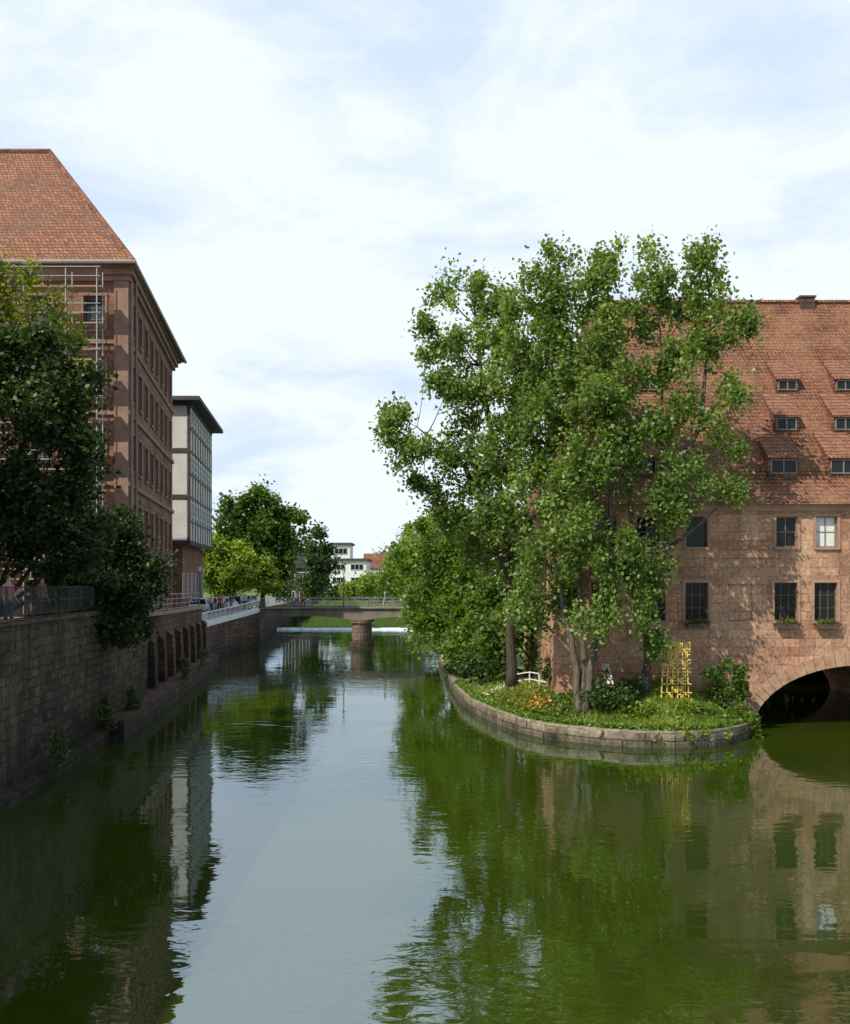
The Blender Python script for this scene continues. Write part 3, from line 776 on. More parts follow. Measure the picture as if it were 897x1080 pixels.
# golden openwork panel: rows of abstract upright, level and slanted strokes
lx, ly = (714 - 448.5) / F * 44.4, 44.4; lz = ih(lx, ly) - .1
zt = 7 - (677 - 610) / F * 44.4; hh = zt - lz
la = thing('wooden_lattice', (lx, ly, lz), 'upright golden openwork panel of stacked wooden strokes among shrubs', 'garden sculpture')
wid = lambda t: .74 - .12 * t
for sx in (-1, 1):
    m = MB(); m.tube([(lx + sx * .4, ly + .05, lz - .2), (lx + sx * .38, ly + .05, lz + hh * .98)], .02, 5); part(m, 'pole', M_lath, la)
rows = 7; rh = .98 / rows
for i in range(rows):
    t0 = .02 + rh * i; w_ = wid(t0 + rh / 2); m = MB()
    z0, z1 = lz + hh * t0 + .045, lz + hh * (t0 + rh) - .035; zm = (z0 + z1) / 2; y = ly - .04
    ng = 6; cw = 2 * w_ / ng
    def bar_(a, b_): m.tube([(a[0], y, a[1]), (b_[0], y, b_[1])], .034, 4)
    for k in range(ng):
        xa = lx - w_ + cw * k + .035; xb = xa + cw - .085; g_ = rng.integers(0, 6)
        bar_((xa, z0 - .01), (xa, z1 + .01))
        if g_ in (0, 1, 4): bar_((xa, z1), (xb, z1))
        if g_ in (0, 2, 4): bar_((xa, z0), (xb, z0))
        if g_ in (0, 1, 3): bar_((xa, zm), (xb, zm))
        if g_ in (3, 4): bar_((xb, z0 - .01), (xb, z1 + .01))
        if g_ == 5: bar_((xa, z1), (xb, z0)); bar_((xb, z0), (xb, z1))
    part(m, 'slat_row', M_lath, la)

# ================================================================== LEFT SANDSTONE BUILDING
Z = Vector((0, 0, 1))
A = Vector((-16.7, 56, 0)); Bp = Vector((-20.3, 80, 0)); ZEL = 24.6
LB = thing('sandstone_building', A + Vector((0, 0, 4)), 'tall dark red sandstone building with hipped orange tile roof', 'building')
foot = [(-48, 56), (A.x, A.y), (Bp.x, Bp.y), (-48, 80)]
m = MB(); m.prism(foot, 3.0, ZEL); lw = part(m, 'wall', M_sand2, LB)
sd = (Bp - A).normalized(); sn = Vector((sd.y, -sd.x, 0)); inn = -sn
cu = MB(); off = LB.matrix_basis.translation
Ls = (Bp - A).length
levels = [(5.4, 2.0), (9.2, 2.1), (13.2, 2.1), (17.2, 2.1), (21.0, 1.9)]
colsS = [2.0 + i * (Ls - 4.0) / 7 for i in range(8)]
for z, h in levels:
    for s_ in colsS:
        cu.quad_box(A + sd * s_ + Vector((0, 0, z + h / 2)) - off, sd, sn, Z, .6, .4, h / 2)
colsF = [-18.6, -21.6, -24.6, -27.6, -30.6]
for z, h in levels:
    for x in colsF: cu.box(x - .6 - off.x, x + .6 - off.x, 56 - .4 - off.y, 56 + .4 - off.y, z - off.z, z + h - off.z)
cut(lw, cu)
for z, h in levels:
    for s_ in colsS: window(LB, A + sd * s_ + Vector((0, 0, z)), inn, 1.2, h, 2, 3, M_greyf, M_glass2, depth=.3, surround=M_trim2, smat=M_trim2)
    for x in colsF: window(LB, (x, 56, z), (0, 1, 0), 1.2, h, 2, 3, M_greyf, M_glass2, depth=.3, surround=M_trim2, smat=M_trim2)
for z0, z1, pr in ((8.1, 8.4, .14), (12.2, 12.45, .12), (16.2, 16.45, .12), (20.2, 20.4, .1), (23.7, 24.0, .2), (24.002, 24.35, .38), (24.352, 24.597, .55)):
    m = MB(); m.prism([(-48, 56 - pr), (A.x + pr, A.y - pr), (Bp.x + pr, Bp.y + pr), (-48, 80 + pr)], z0, z1); part(m, 'cornice', M_trim2, LB)
m = MB(); m.quad_box(A + sn * .06 + sd * .45 + Vector((0, 0, 13.8)), sd, sn, Z, .42, .12, 9.85)
m.box(A.x - .75, A.x + .05, 55.86, 56.05, 3.8, 23.69); part(m, 'corner_pilaster', M_trim2, LB)
m = MB(); m.tube([A + sn * .28 + sd * 1.15 + Vector((0, 0, 4)), A + sn * .28 + sd * 1.15 + Vector((0, 0, 24.0))], .07, 6); part(m, 'drain_pipe', M_greyf, LB)
ov = .75
e0 = Vector((-48, 56 - ov, ZEL)); e1 = Vector((A.x + ov * .7, A.y - ov, ZEL)); e2 = Vector((Bp.x + ov, Bp.y + ov, ZEL)); e3 = Vector((-48, 80 + ov, ZEL))
r1 = Vector((-25.6, 68, 36.1)); r0 = Vector((-48, 68, 36.1))
m = MB(); m.v = [e0, e1, e2, e3, r1, r0] + [v - Vector((0, 0, .12)) for v in (e0, e1, e2, e3)]
m.f = [[0, 1, 4, 5], [1, 2, 4], [2, 3, 5, 4], [3, 0, 5], [0, 6, 7, 1], [1, 7, 8, 2], [2, 8, 9, 3], [3, 9, 6, 0], [6, 9, 8, 7]]
lr = part(m, 'roof', M_roof2, LB)
m = MB(); m.tube([r0 + Vector((0, 0, .05)), r1 + Vector((0, 0, .05))], .2, 8); m.tube([r1, e1], .17, 8); m.tube([r1, e2], .17, 8); part(m, 'ridge_tiles', M_roof, lr)
m = MB(); m.tube([e0 + Vector((0, -.1, -.05)), e1 + Vector((.1, -.1, -.05)), e2 + Vector((.1, .1, -.05))], .12, 8); part(m, 'gutter', M_greyf, LB)

sc = thing('scaffolding', (-20, 54.6, 5), 'metal tube scaffolding with plank decks in front of the sandstone facade', 'scaffolding')
xs = [-26.6, -24.2, -21.9, -19.6, -17.9]
m = MB(); m.tube([(0, 0, 5), (0, 0, 24)], .03, 6); f0 = None
for y in (54.3, 55.3):
    for x in xs:
        B = Matrix.Translation((x, y, 0))
        if f0 is None: f0 = part(m, 'pole', M_scaf, sc, basis=B, fix=False)
        else: inst(f0.data, 'pole', B, sc)
for z in np.arange(7, 24.1, 2.0):
    m = MB(); m.box(-26.8, -17.7, 54.35, 55.25, z - .06, z); part(m, 'plank_deck', M_plank, sc)
    for dz in (.5, 1.0):
        if z + dz < 24.2:
            m = MB(); m.tube([(-26.8, 54.25, z + dz), (-17.7, 54.25, z + dz)], .026, 5); part(m, 'guard_rail', M_scaf, sc, fix=False)

# ================================================================== TIMBER FRAMED BUILDING
TB = thing('timber_framed_building', (-21.3, 90, 4), 'grey plastered timber-framed building with jettied storeys and dark eaves', 'building')
a = Vector((-21.3, 90, 0)); b = Vector((-23.4, 109, 0)); td = (b - a).normalized(); tn = Vector((td.y, -td.x, 0)); ti = -tn; LT = (b - a).length
m = MB(); m.prism([(-34, 90), (a.x, a.y), (b.x, b.y), (-34, 109)], 10.2, 23.0); part(m, 'wall', M_plaster, TB)
m = MB(); m.prism([(-34, 90.8), (a.x - .8, 90.8), (b.x - .8, 108.5), (-34, 108.5)], 3.4, 10.1); part(m, 'ground_floor_wall', M_sand2, TB)
m = MB(); m.prism([(-34, 89.1), (a.x + 1.1, 89.1), (b.x + 1.1, 110), (-34, 110)], 23.0, 23.35)
m.v += [Vector(v) for v in ((-34, 89.1, 23.352), (a.x + 1.1, 89.1, 23.352), (b.x + 1.1, 110, 23.352), (-34, 110, 23.352), (-26.5, 96, 24.4), (-26.5, 103, 24.4), (-34, 96, 24.4), (-34, 103, 24.4))]
k = len(m.v) - 8; m.f += [[k, k + 1, k + 4, k + 6], [k + 1, k + 2, k + 5, k + 4], [k + 2, k + 3, k + 7, k + 5], [k + 6, k + 4, k + 5, k + 7]]
part(m, 'roof', M_droof, TB)
m = MB()
for z in (10.25, 22.8): m.quad_box(a + td * (LT / 2) + tn * .04 + Z * z, td, tn, Z, LT / 2, .07, .19)
for z in (10.25, 14.4, 18.6, 22.8): m.box(-34, a.x + .08, 89.9, 89.98, z - .18, z + .18)
for x in (-21.35, -23.6, -25.8, -28): m.box(x - .14, x + .1, 89.92, 89.99, 10.45, 22.6)
part(m, 'timber_frame', M_timber, TB)
m = MB()
for z in (12.2, 14.4, 16.5, 18.6, 20.7): m.quad_box(a + td * (LT / 2) + tn * .03 + Z * z, td, tn, Z, LT / 2, .05, .09)
for s_ in np.linspace(.2, LT - .2, 10): m.quad_box(a + td * s_ + tn * .025 + Z * 16.5, td, tn, Z, .09, .05, 6.05)
part(m, 'side_timber_frame', M_timber2, TB)
for z in (12.6, 16.85, 21.0):
    for s_ in np.linspace(.2, LT - .2, 10)[:-1]:
        window(TB, a + td * (s_ + (LT - .4) / 18) + tn * .075 + Z * z, ti, 1.2, 1.35, 2, 2, M_white, M_glass2, depth=.07, sill=False, bar=.09)
for i, s_ in enumerate(np.linspace(1.5, LT - 2, 6)):
    window(TB, a + td * s_ - tn * .72 + Z * 5.2, ti, 1.3, 2.3, 2, 3, M_white, M_glass2, depth=.05, sill=False)

# ================================================================== OTHER HOUSES
def house(name, label, x0, x1, y0, y1, zb, ze, zr, wm, rm, axis='x', wins=3, rows=2, fl=False):
    t = thing(name, (x0, y0, zb), label, 'building')
    m = MB(); m.box(x0, x1, y0, y1, zb, ze); part(m, 'wall', wm, t)
    m = MB()
    if fl: m.box(x0 - .4, x1 + .4, y0 - .5, y1 + .4, ze + .003, ze + .45)
    elif axis == 'x': m.extr([(y0 - .4, ze - .1), ((y0 + y1) / 2, zr), (y1 + .4, ze - .1)], x0 - .3, x1 + .3, axis='x')
    else: m.extr([(x0 - .4, ze - .1), ((x0 + x1) / 2, zr), (x1 + .4, ze - .1)], y0 - .3, y1 + .3)
    part(m, 'roof', rm, t)
    for r_ in range(rows):
        for i in range(wins):
            w_ = (x1 - x0) / wins
            z = zb + (ze - zb) * (r_ + .3) / rows
            window(t, (x0 + w_ * (i + .5), y0 - .1, z), (0, 1, 0), w_ * .7, (ze - zb) / rows * .45, 3, 1, M_white, M_glass, depth=.07, sill=False, bar=.07)
    return t
house('gabled_house', 'small dark gabled house beyond the bridge', -23.5, -18.8, 165, 176, 2.5, 8.8, 12.4, M_timber, M_droof, 'y', 2, 2)
house('office_building', 'white flat-roofed modern building with ribbon windows', -19.5, -12.0, 203, 218, 2.5, 10.6, 0, M_white, M_droof, fl=True, wins=2, rows=3)
house('penthouse_block', 'white stepped flat-roofed block behind trees', -20.5, -16.5, 219, 228, 2.5, 14.4, 0, M_white, M_droof, fl=True, wins=1, rows=4)
house('tiled_house', 'far house with red tiled roof among trees', -14.5, -7, 236, 246, 2.5, 9.5, 13, M_plaster, M_roof, 'x', 3, 2)
hs = house('shadow_house', 'unseen plastered house added to shade the near river', -38, -16.2, -14, 33, 5.2, 16.6, 23, M_plaster, M_roof2, 'y', 4, 2)  # invented house left of the view, sized to cast shade on the water
for y in np.arange(-11, 32, 4.2):
    for z in (6.6, 11): window(hs, (-16.1, y, z), (-1, 0, 0), 1.2, 2.0, 2, 3, M_white, M_glass, depth=.07, sill=False)

# ================================================================== TREES
tb = sv(612, 748, 44.3); tb.z = ih(tb.x, tb.y) - .1
tree('poplar_tree', 'tall poplar with several leaning stems on the island', tb,
     [[tb, sv(606, 690, 44.4), sv(590, 620, 44.6), sv(574, 540, 45), sv(560, 440, 45.2), sv(556, 330, 45.2)],
      [tb + Vector((.15, .1, 0)), sv(616, 700, 44.5), sv(611, 620, 44.7), sv(606, 520, 45), sv(598, 400, 45), sv(590, 280, 45)],
      [tb + Vector((.25, -.1, 0)), sv(624, 690, 44), sv(640, 600, 43.8), sv(646, 500, 43.8), sv(642, 380, 44), sv(640, 275, 44)]],
     [E(585, 288, 45, 20, 32), E(556, 322, 45.5, 32, 30), E(606, 325, 44.5, 32, 38), E(640, 290, 44, 20, 34), E(590, 385, 45, 42, 40), E(640, 350, 44, 28, 42),
      E(548, 385, 46, 36, 36), E(618, 430, 43.6, 40, 38), E(570, 450, 45, 42, 40), E(535, 470, 45.5, 34, 34), E(620, 500, 43.2, 38, 36), E(572, 520, 44.4, 40, 34),
      E(525, 545, 44.6, 30, 26), E(612, 560, 43.4, 38, 34), E(575, 590, 43.6, 34, 26), E(648, 590, 42.8, 26, 32), E(634, 645, 42.8, 20, 26), E(560, 640, 46, 26, 26), E(600, 630, 45, 24, 26), E(640, 430, 43.5, 24, 34)],
     .2, L_poplar, M_barkl, s=.47, dens=1.95, per=140, r0=.21, vert=1.35, up=.15)
tb = sv(541, 715, 53.5); tb.z = ih(tb.x, tb.y) - .1
tree('poplar_tree', 'tall spreading poplar with dark trunk near the river edge', tb,
     [[tb, sv(540, 650, 53), sv(533, 560, 52), sv(520, 460, 51), sv(505, 360, 50.5), sv(495, 300, 50.5)],
      [sv(536, 600, 52.5), sv(515, 540, 51.5), sv(480, 480, 50.5), sv(440, 450, 50)]],
     [E(470, 308, 50.5, 17, 15), E(508, 318, 51, 25, 26), E(452, 345, 50, 15, 10), E(490, 365, 50, 32, 26), E(532, 350, 50.5, 24, 42), E(448, 370, 50, 16, 9), E(545, 430, 51, 30, 34),
      E(470, 415, 49.5, 34, 20), E(422, 438, 49.5, 22, 12), E(408, 456, 49.5, 12, 10), E(510, 420, 50, 36, 34), E(442, 475, 49.5, 28, 20), E(490, 478, 50, 36, 26), E(448, 512, 50, 18, 14),
      E(520, 510, 51, 38, 32), E(478, 542, 51, 30, 20), E(545, 575, 52, 34, 32), E(505, 575, 52, 32, 26)],
     .21, L_poplar, M_bark, s=.48, dens=1.9, per=140, r0=.33, vert=1.3, up=.15)
tb = sv(681, 728, 45.2); tb.z = ih(tb.x, tb.y) - .1
tree('poplar_tree', 'tall upright poplar with pale branches before the sandstone facade', tb,
     [[tb, sv(684, 660, 45), sv(690, 590, 44.8), sv(697, 500, 44.6), sv(700, 400, 44.6), sv(695, 270, 44.8)],
      [sv(686, 620, 44.9), sv(712, 540, 44.4), sv(738, 450, 44.3), sv(750, 350, 44.4), sv(745, 270, 44.5)],
      [sv(686, 640, 45), sv(668, 560, 44.2), sv(662, 470, 44), sv(664, 380, 44.2)]],
     [E(690, 278, 44.8, 20, 34), E(738, 284, 44.5, 26, 32), E(768, 325, 44.4, 26, 20), E(722, 325, 44.6, 28, 28), E(680, 325, 44.6, 26, 36), E(755, 365, 44.4, 28, 24), E(786, 340, 44.4, 13, 13),
      E(712, 385, 44.6, 29, 30), E(668, 400, 44, 26, 36), E(765, 415, 44.3, 22, 24), E(728, 440, 44, 29, 26), E(685, 460, 43.8, 29, 32), E(770, 466, 44.2, 20, 20),
      E(735, 500, 44, 32, 19), E(774, 518, 44.2, 16, 10), E(690, 525, 43.6, 32, 28), E(655, 480, 43.4, 26, 34), E(715, 545, 43.8, 20, 14), E(668, 580, 43.6, 26, 28), E(692, 605, 43.8, 18, 24), E(665, 640, 43.5, 20, 26), E(688, 672, 43.8, 14, 18)],
     .19, L_poplar, M_barkl, s=.44, dens=1.65, per=125, r0=.22, vert=1.35, up=.15)

def blob_tree(name, label, px, d, zb, ells, size, lm, r0=.25, s=.7, dens=1.5, per=90, group=None, cat='tree', up=.3):
    b_ = sv(px, 700, d); b_.z = zb
    topz = max(e[0][2] for e in ells); c = np.mean([e[0] for e in ells], axis=0)
    return tree(name, label, b_, [[b_, b_.lerp(Vector((c[0], c[1], topz)), .5) + Vector((.2, 0, 0)), Vector((c[0], c[1], topz))]], ells, size, lm, M_bark, s=s, dens=dens, per=per, r0=r0, group=group, cat=cat, up=up)
blob_tree('broadleaf_tree', 'dense green broadleaf tree overhanging the water', 478, 66, ih(2.6, 66),
    [E(470, 570, 66, 34, 32), E(510, 560, 66, 38, 36), E(450, 610, 66, 28, 30), E(490, 620, 65, 42, 34), E(530, 610, 66, 34, 34), E(452, 655, 66, 28, 26), E(498, 665, 64, 36, 26), E(476, 690, 64, 28, 16), E(520, 690, 62, 24, 14)],
    .27, L_yg, s=.7, per=190, dens=2.0)
blob_tree('broadleaf_tree', 'dark green broadleaf tree behind the river edge', 560, 58, ih(5.8, 58),
    [E(550, 620, 58, 40, 36), E(540, 570, 58, 40, 36), E(590, 600, 57, 38, 40), E(535, 660, 57, 34, 26), E(590, 655, 57, 24, 26), E(520, 685, 57, 24, 18), E(585, 690, 56, 24, 16)],
    .27, L_mid, s=.7, per=170, dens=1.9)
blob_tree('broadleaf_tree', 'green broadleaf tree near the bridge end', 450, 88, 1.3,
    [E(442, 590, 88, 22, 24), E(458, 560, 88, 22, 22), E(437, 625, 88, 18, 22), E(450, 655, 88, 24, 22), E(475, 600, 88, 30, 40)],
    .38, L_yg, s=.9, per=170, dens=1.9)
def shrub(label, x, y, z, ells, size, lm, s=.3, per=80, dens=1.7, name='shrub', group=None):
    root = thing(name, (x, y, z), label, 'shrub', group)
    mb = MB(); C = []; R = []
    for (c, r_), sc_ in zip(ells, sub_clumps(ells, s, dens)):
        mb.tube([(x, y, z - .1), Vector((x, y, z)).lerp(Vector(c), .6), c], [.05, .03, .01], 5)
        for q_ in sc_:
            k = int(per * rng.uniform(.6, 1.3)); C.append(q_ + rng.normal(size=(k, 3)) * s * .55); R.append(rng.uniform(.3, .65) + rng.normal(size=k) * .2)
    part(mb, 'stem', M_bark, root, fix=False)
    leaf_object('foliage', np.concatenate(C), size, lm, root, origin=(x, y, z), rand=np.concatenate(R)); return root
def shrub_px(label, px, py, d, ells, size, lm, **k):
    p = sv(px, py, d); z = ih(p.x, p.y); return shrub(label, p.x, p.y, z, ells, size, lm, **k)
shrub_px('leafy green bush against the sandstone wall', 765, 735, 45.6, [E(765, 712, 45.6, 20, 18), E(755, 728, 45.4, 16, 12), E(778, 725, 45.6, 14, 12)], .16, L_mid, per=110)
shrub_px('dark spreading shrub at the foot of the poplars', 650, 735, 43.8, [E(650, 735, 43.8, 26, 14), E(625, 738, 43.8, 16, 12), E(640, 720, 44.2, 14, 10), E(665, 725, 44.5, 14, 9)], .16, L_shade)
shrub_px('bushy green shrub on the island', 685, 745, 43.4, [E(690, 750, 43.4, 30, 14), E(715, 750, 43.6, 22, 10), E(672, 757, 43, 18, 9)], .15, L_lime)
shrub_px('low green shrub near the arch', 765, 755, 43.8, [E(768, 757, 43.8, 26, 14), E(742, 755, 43.8, 22, 13), E(785, 766, 44, 14, 11)], .15, L_yg)
shrub_px('bright ground shrub trailing over the wall', 725, 768, 42.2, [E(720, 773, 41.8, 30, 10), E(750, 777, 42.0, 22, 10), E(690, 779, 41.6, 18, 9)], .14, L_lime, s=.22)
shrub_px('dark bushes beneath the trees at the path', 505, 708, 58, [E(505, 700, 58, 22, 14), E(525, 705, 56, 16, 10), E(488, 706, 60, 16, 10)], .2, L_shade)
shrub_px('dark bush by the building corner', 600, 715, 47.5, [E(605, 700, 49, 18, 20), E(580, 705, 50, 16, 12)], .18, L_shade)
shrub_px('trailing green plants at the island tip', 790, 770, 45, [E(788, 768, 45, 11, 11), E(780, 764, 44.6, 13, 11), E(795, 777, 45.2, 8, 7)], .14, L_yg, s=.22)

C = []
while len(C) < 36000:
    x = rng.uniform(2, 15.0); y = 41.4 + abs(rng.normal()) * 6
    if y < 62 and inside(x, y) and dist_edge(x, y) > .05:
        C.append((x, y, ih(x, y) + rng.uniform(.05, .14)))
C = np.array(C); nse = .5 + .25 * np.sin(C[:, 0] * 1.7) * np.cos(C[:, 1] * 1.1) + rng.normal(size=len(C)) * .2
go = leaf_object('grass', C, .3, L_grass, origin=(8, 45, 1), tang=np.tile([0, 0, 1.], (len(C), 1)), rand=nse, aspect=.22); go["kind"] = "stuff"
def flowers(name, px, py, d, spread, n, mat, size, hi=.4):
    p = sv(px, py, d); C = []
    while len(C) < n:
        x = p.x + rng.normal() * spread[0]; y = p.y + rng.normal() * spread[1]
        if inside(x, y) and dist_edge(x, y) > .2: C.append((x, y, ih(x, y) + rng.uniform(.1, hi)))
    o_ = leaf_object(name, np.array(C), size, mat, origin=(p.x, p.y, 1)); o_["kind"] = "stuff"
flowers('orange_flowers', 566, 744, 46.6, (.38, .55), 480, L_flo, .12, .5)
flowers('flower_bed_leaves', 575, 750, 46, (1.3, 1.2), 3200, L_mid, .15)
flowers('yellow_plants', 532, 750, 47.5, (1.1, 1.8), 3200, L_yel, .15, .5)
C = []
for i in range(len(ic) - 1):
    (xa, ya), (xb, yb) = ic[i], ic[i + 1]
    if ya > 62: continue
    ln = math.hypot(xb - xa, yb - ya); nx, ny = (yb - ya) / ln, -(xb - xa) / ln
    if inside((xa + xb) / 2 + nx * .3, (ya + yb) / 2 + ny * .3): nx, ny = -nx, -ny
    for k in range(int(ln * 640)):
        t = rng.uniform(); x = xa + (xb - xa) * t; y = ya + (yb - ya) * t
        amt = max(0, .25 + math.sin(x * 2.3 + y * .9) * .5 + .35 * math.sin(x * 5.1) + (0.5 if 9.8 < x < 12.8 else .0))
        if rng.uniform() > amt + .14: continue
        C.append((x + nx * rng.uniform(-.25, .22), y + ny * rng.uniform(-.25, .22), WZ + rng.uniform(.1, .34) - abs(rng.normal()) * .38 * amt))
io = leaf_object('ivy', np.array(C), .14, L_yg, origin=(8, 41, 1)); io["kind"] = "stuff"

zb = 5.25
tb = Vector((-17.3, 38.5, zb))
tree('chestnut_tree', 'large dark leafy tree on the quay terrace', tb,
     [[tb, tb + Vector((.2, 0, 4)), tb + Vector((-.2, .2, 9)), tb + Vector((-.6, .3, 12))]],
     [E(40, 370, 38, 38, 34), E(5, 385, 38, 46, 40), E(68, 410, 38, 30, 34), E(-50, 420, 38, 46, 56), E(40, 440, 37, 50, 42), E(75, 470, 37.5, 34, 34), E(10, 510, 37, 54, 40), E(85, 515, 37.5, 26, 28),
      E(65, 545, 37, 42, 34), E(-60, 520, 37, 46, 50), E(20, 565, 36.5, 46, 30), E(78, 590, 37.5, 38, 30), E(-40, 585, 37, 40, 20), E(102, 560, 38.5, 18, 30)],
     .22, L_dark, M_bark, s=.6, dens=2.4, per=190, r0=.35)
tb = Vector((-18.6, 42.5, zb))
tree('robinia_tree', 'light green and yellow feathery tree behind the dark tree', tb,
     [[tb, tb + Vector((0, 0, 7)), tb + Vector((.3, 0, 13)), tb + Vector((.2, 0, 14))]],
     [E(15, 300, 42, 34, 20), E(42, 322, 42, 24, 14), E(-20, 290, 42, 34, 22), E(30, 345, 42, 34, 22), E(-30, 340, 42, 40, 30), E(72, 352, 42, 18, 12), E(5, 330, 42, 30, 18), E(70, 390, 42, 20, 14)],
     .18, L_yel, M_bark, s=.5, dens=1.7, per=120, r0=.22)
tb = Vector((-15.8, 47, 5.2))
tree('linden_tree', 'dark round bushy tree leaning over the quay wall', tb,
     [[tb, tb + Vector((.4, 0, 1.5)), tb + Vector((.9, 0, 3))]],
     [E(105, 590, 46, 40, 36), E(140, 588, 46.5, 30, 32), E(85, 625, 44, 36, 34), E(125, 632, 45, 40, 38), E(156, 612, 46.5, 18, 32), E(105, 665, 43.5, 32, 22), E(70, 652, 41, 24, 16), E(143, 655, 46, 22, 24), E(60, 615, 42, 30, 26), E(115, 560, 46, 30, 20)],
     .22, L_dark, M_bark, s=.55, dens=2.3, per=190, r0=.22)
for (x, y, z, l_) in ((-12.95, 34.5, 1.0, .5), (-13.6, 42.0, 1.2, .7), (-13.8, 46.5, 1.2, .8), (-14.7, 60.5, 1.4, .5), (-15.4, 68.5, 1.4, .4)):
    shrub('self-seeded green plants growing from the quay wall', x, y, z, [((x + .15, y, z), (.35, l_, .45)), ((x + .05, y + .4, z + .4), (.2, .35, .35))], .13, L_shade, s=.22, per=45, group='plants growing on the quay wall')

def far_tree(label, d, ells, lm=L_mid, size=.5, name='broadleaf_tree', s=1.1, per=170, group='trees beyond the bridge', zb=3.2, dens=2.4):
    c = np.mean([e[0] for e in ells], axis=0)
    b_ = Vector((c[0], c[1], zb)); topz = max(e[0][2] for e in ells)
    tree(name, label, b_, [[b_, Vector((c[0] + .2, c[1], (zb + topz) / 2)), Vector((c[0], c[1], topz))]], ells, size, lm, M_bark, s=s, dens=dens, per=per, r0=.35, group=group, twigs=.1, limb_r=.12)
far_tree('tall round dark green tree beyond the parked cars', 128, [E(277, 536, 128, 28, 20), E(255, 555, 128, 26, 26), E(298, 555, 128, 24, 26), E(278, 565, 128, 32, 28), E(278, 590, 128, 38, 28), E(302, 600, 128, 24, 30), E(250, 590, 128, 26, 28)], L_mid, size=.5, per=210)
far_tree('bright yellow-green tree beside the parked cars', 122, [E(222, 580, 122, 22, 16), E(215, 600, 122, 20, 20), E(245, 592, 122, 24, 18), E(268, 605, 122, 22, 20), E(238, 612, 122, 30, 16), E(280, 618, 122, 16, 12)], L_lime, size=.4, s=.9, zb=3.4)
far_tree('green tree beside the far houses', 150, [E(330, 575, 150, 14, 15), E(340, 600, 150, 15, 22), E(328, 610, 150, 14, 18)], L_shade)
far_tree('green tree across the river', 160, [E(412, 602, 160, 18, 12), E(400, 617, 160, 18, 12), E(430, 592, 160, 18, 22), E(442, 572, 160, 18, 20), E(415, 624, 158, 24, 10)], L_yg)
far_tree('light green tree across the river', 176, [E(385, 618, 176, 14, 9), E(368, 626, 176, 16, 7), E(398, 624, 176, 18, 9)], L_lime)
for i, px in enumerate((322, 346, 366, 388, 410)):
    far_tree('leafy bush lining the far river bank', 189, [E(px, 632, 189, 16, 7), E(px + 6, 627 - 2 * (i % 2), 189, 12, 8)], (L_mid, L_shade, L_yg)[i % 3], size=.5, s=1.1, zb=2.8, group='bushes lining the far river bank')
far_tree('distant tree behind the far houses', 240, [E(350, 608, 240, 18, 10), E(320, 602, 240, 20, 16), E(300, 605, 240, 20, 20)], size=.8, s=2)
far_tree('distant tree behind the far houses', 260, [E(400, 598, 260, 16, 9), E(425, 592, 260, 20, 16), E(385, 605, 260, 12, 7), E(450, 592, 260, 24, 18)], size=.8, s=2)
far_tree('dark tree hanging over the water behind the arch', 70, [E(860, 680, 70, 40, 38), E(910, 680, 70, 40, 38), E(815, 680, 70, 40, 38), E(775, 685, 70, 40, 34), E(960, 680, 70, 40, 34), E(840, 655, 67, 40, 20), E(900, 655, 67, 40, 20)], L_dark, size=.35, s=.9, zb=1.0, group='trees behind the sandstone building')
C = []
for i in range(12000):
    x = rng.uniform(-220, 200); y = rng.uniform(290, 330); h = 7 + 2.5 * math.sin(x * .11) + 1.5 * math.sin(x * .31)
    C.append((x, y, 3 + rng.uniform() ** .7 * h))
fo = leaf_object('distant_wood', np.array(C), 2.0, L_mid, origin=(0, 300, 3)); fo["kind"] = "stuff"

# ================================================================== CARS
def car(pos, ang, mat, label):
    t = thing('parked_car', pos, label, 'car', 'cars parked along the street')
    R = Matrix.Translation(Vector(pos)) @ Matrix.Rotation(ang, 4, 'Z')
    m = MB()
    low = [(-2.05, .32), (-2.1, .62), (-2.0, .9), (-1.2, .97), (1.0, .93), (1.85, .8), (2.1, .6), (2.1, .3)]
    m.extr(low, -.85, .85)
    m.extr([(-1.45, 1.38), (-1.2, 1.45), (.35, 1.45), (.55, 1.38)], -.62, .62)
    for sy in (-1, 1):
        for (xa, za, xb, zb_) in ((-1.85, .93, -1.4, 1.4), (-.45, .95, -.45, 1.4), (1.1, .93, .5, 1.4)):
            m.tube([(xa, sy * .8, za), (xb, sy * .62, zb_)], .04, 5)
    o_ = part(m, 'body', mat, t, basis=R); bevel(o_, .06, 2)
    m = MB(); w0, w1 = .79, .63
    vs = [(-1.82, w0, .94), (1.08, w0, .94), (.5, w1, 1.39), (-1.42, w1, 1.39)]
    m.v = [Vector(v) for v in vs] + [Vector((v[0], -v[1], v[2])) for v in vs]
    m.f = [[0, 1, 2, 3], [4, 7, 6, 5], [0, 4, 5, 1], [1, 5, 6, 2], [2, 6, 7, 3], [3, 7, 4, 0]]
    part(m, 'window', M_glass, t, basis=R)
    for x in (-1.3, 1.35):
        for sy in (-1, 1):
            Bw = R @ Matrix.Translation((x, sy * .78, .32))
            w_ = thing_part('wheel', t, Bw)
            m = MB(); m.tube([(0, -.1, 0), (0, .1, 0)], .32, 16); part(m, 'tyre', M_tyre, w_, basis=Bw)
            m = MB(); m.tube([(0, -.11, 0), (0, .11, 0)], .19, 12); part(m, 'rim', M_rim, w_, basis=Bw)
    for sy in (-1, 1):
        m = MB(); m.quad_box(Vector((2.07, sy * .62, .66)), Vector((1, 0, 0)), Vector((0, 1, 0)), Z, .06, .16, .07); part(m, 'headlight', M_lamp, t, basis=R)
Mc = [mat_plain('silver_car_paint', (.5, .51, .52), .25, .4), mat_plain('white_car_paint', (.75, .75, .74), .25), mat_plain('dark_blue_car_paint', (.03, .05, .12), .25), mat_plain('red_car_paint', (.35, .03, .03), .25)]
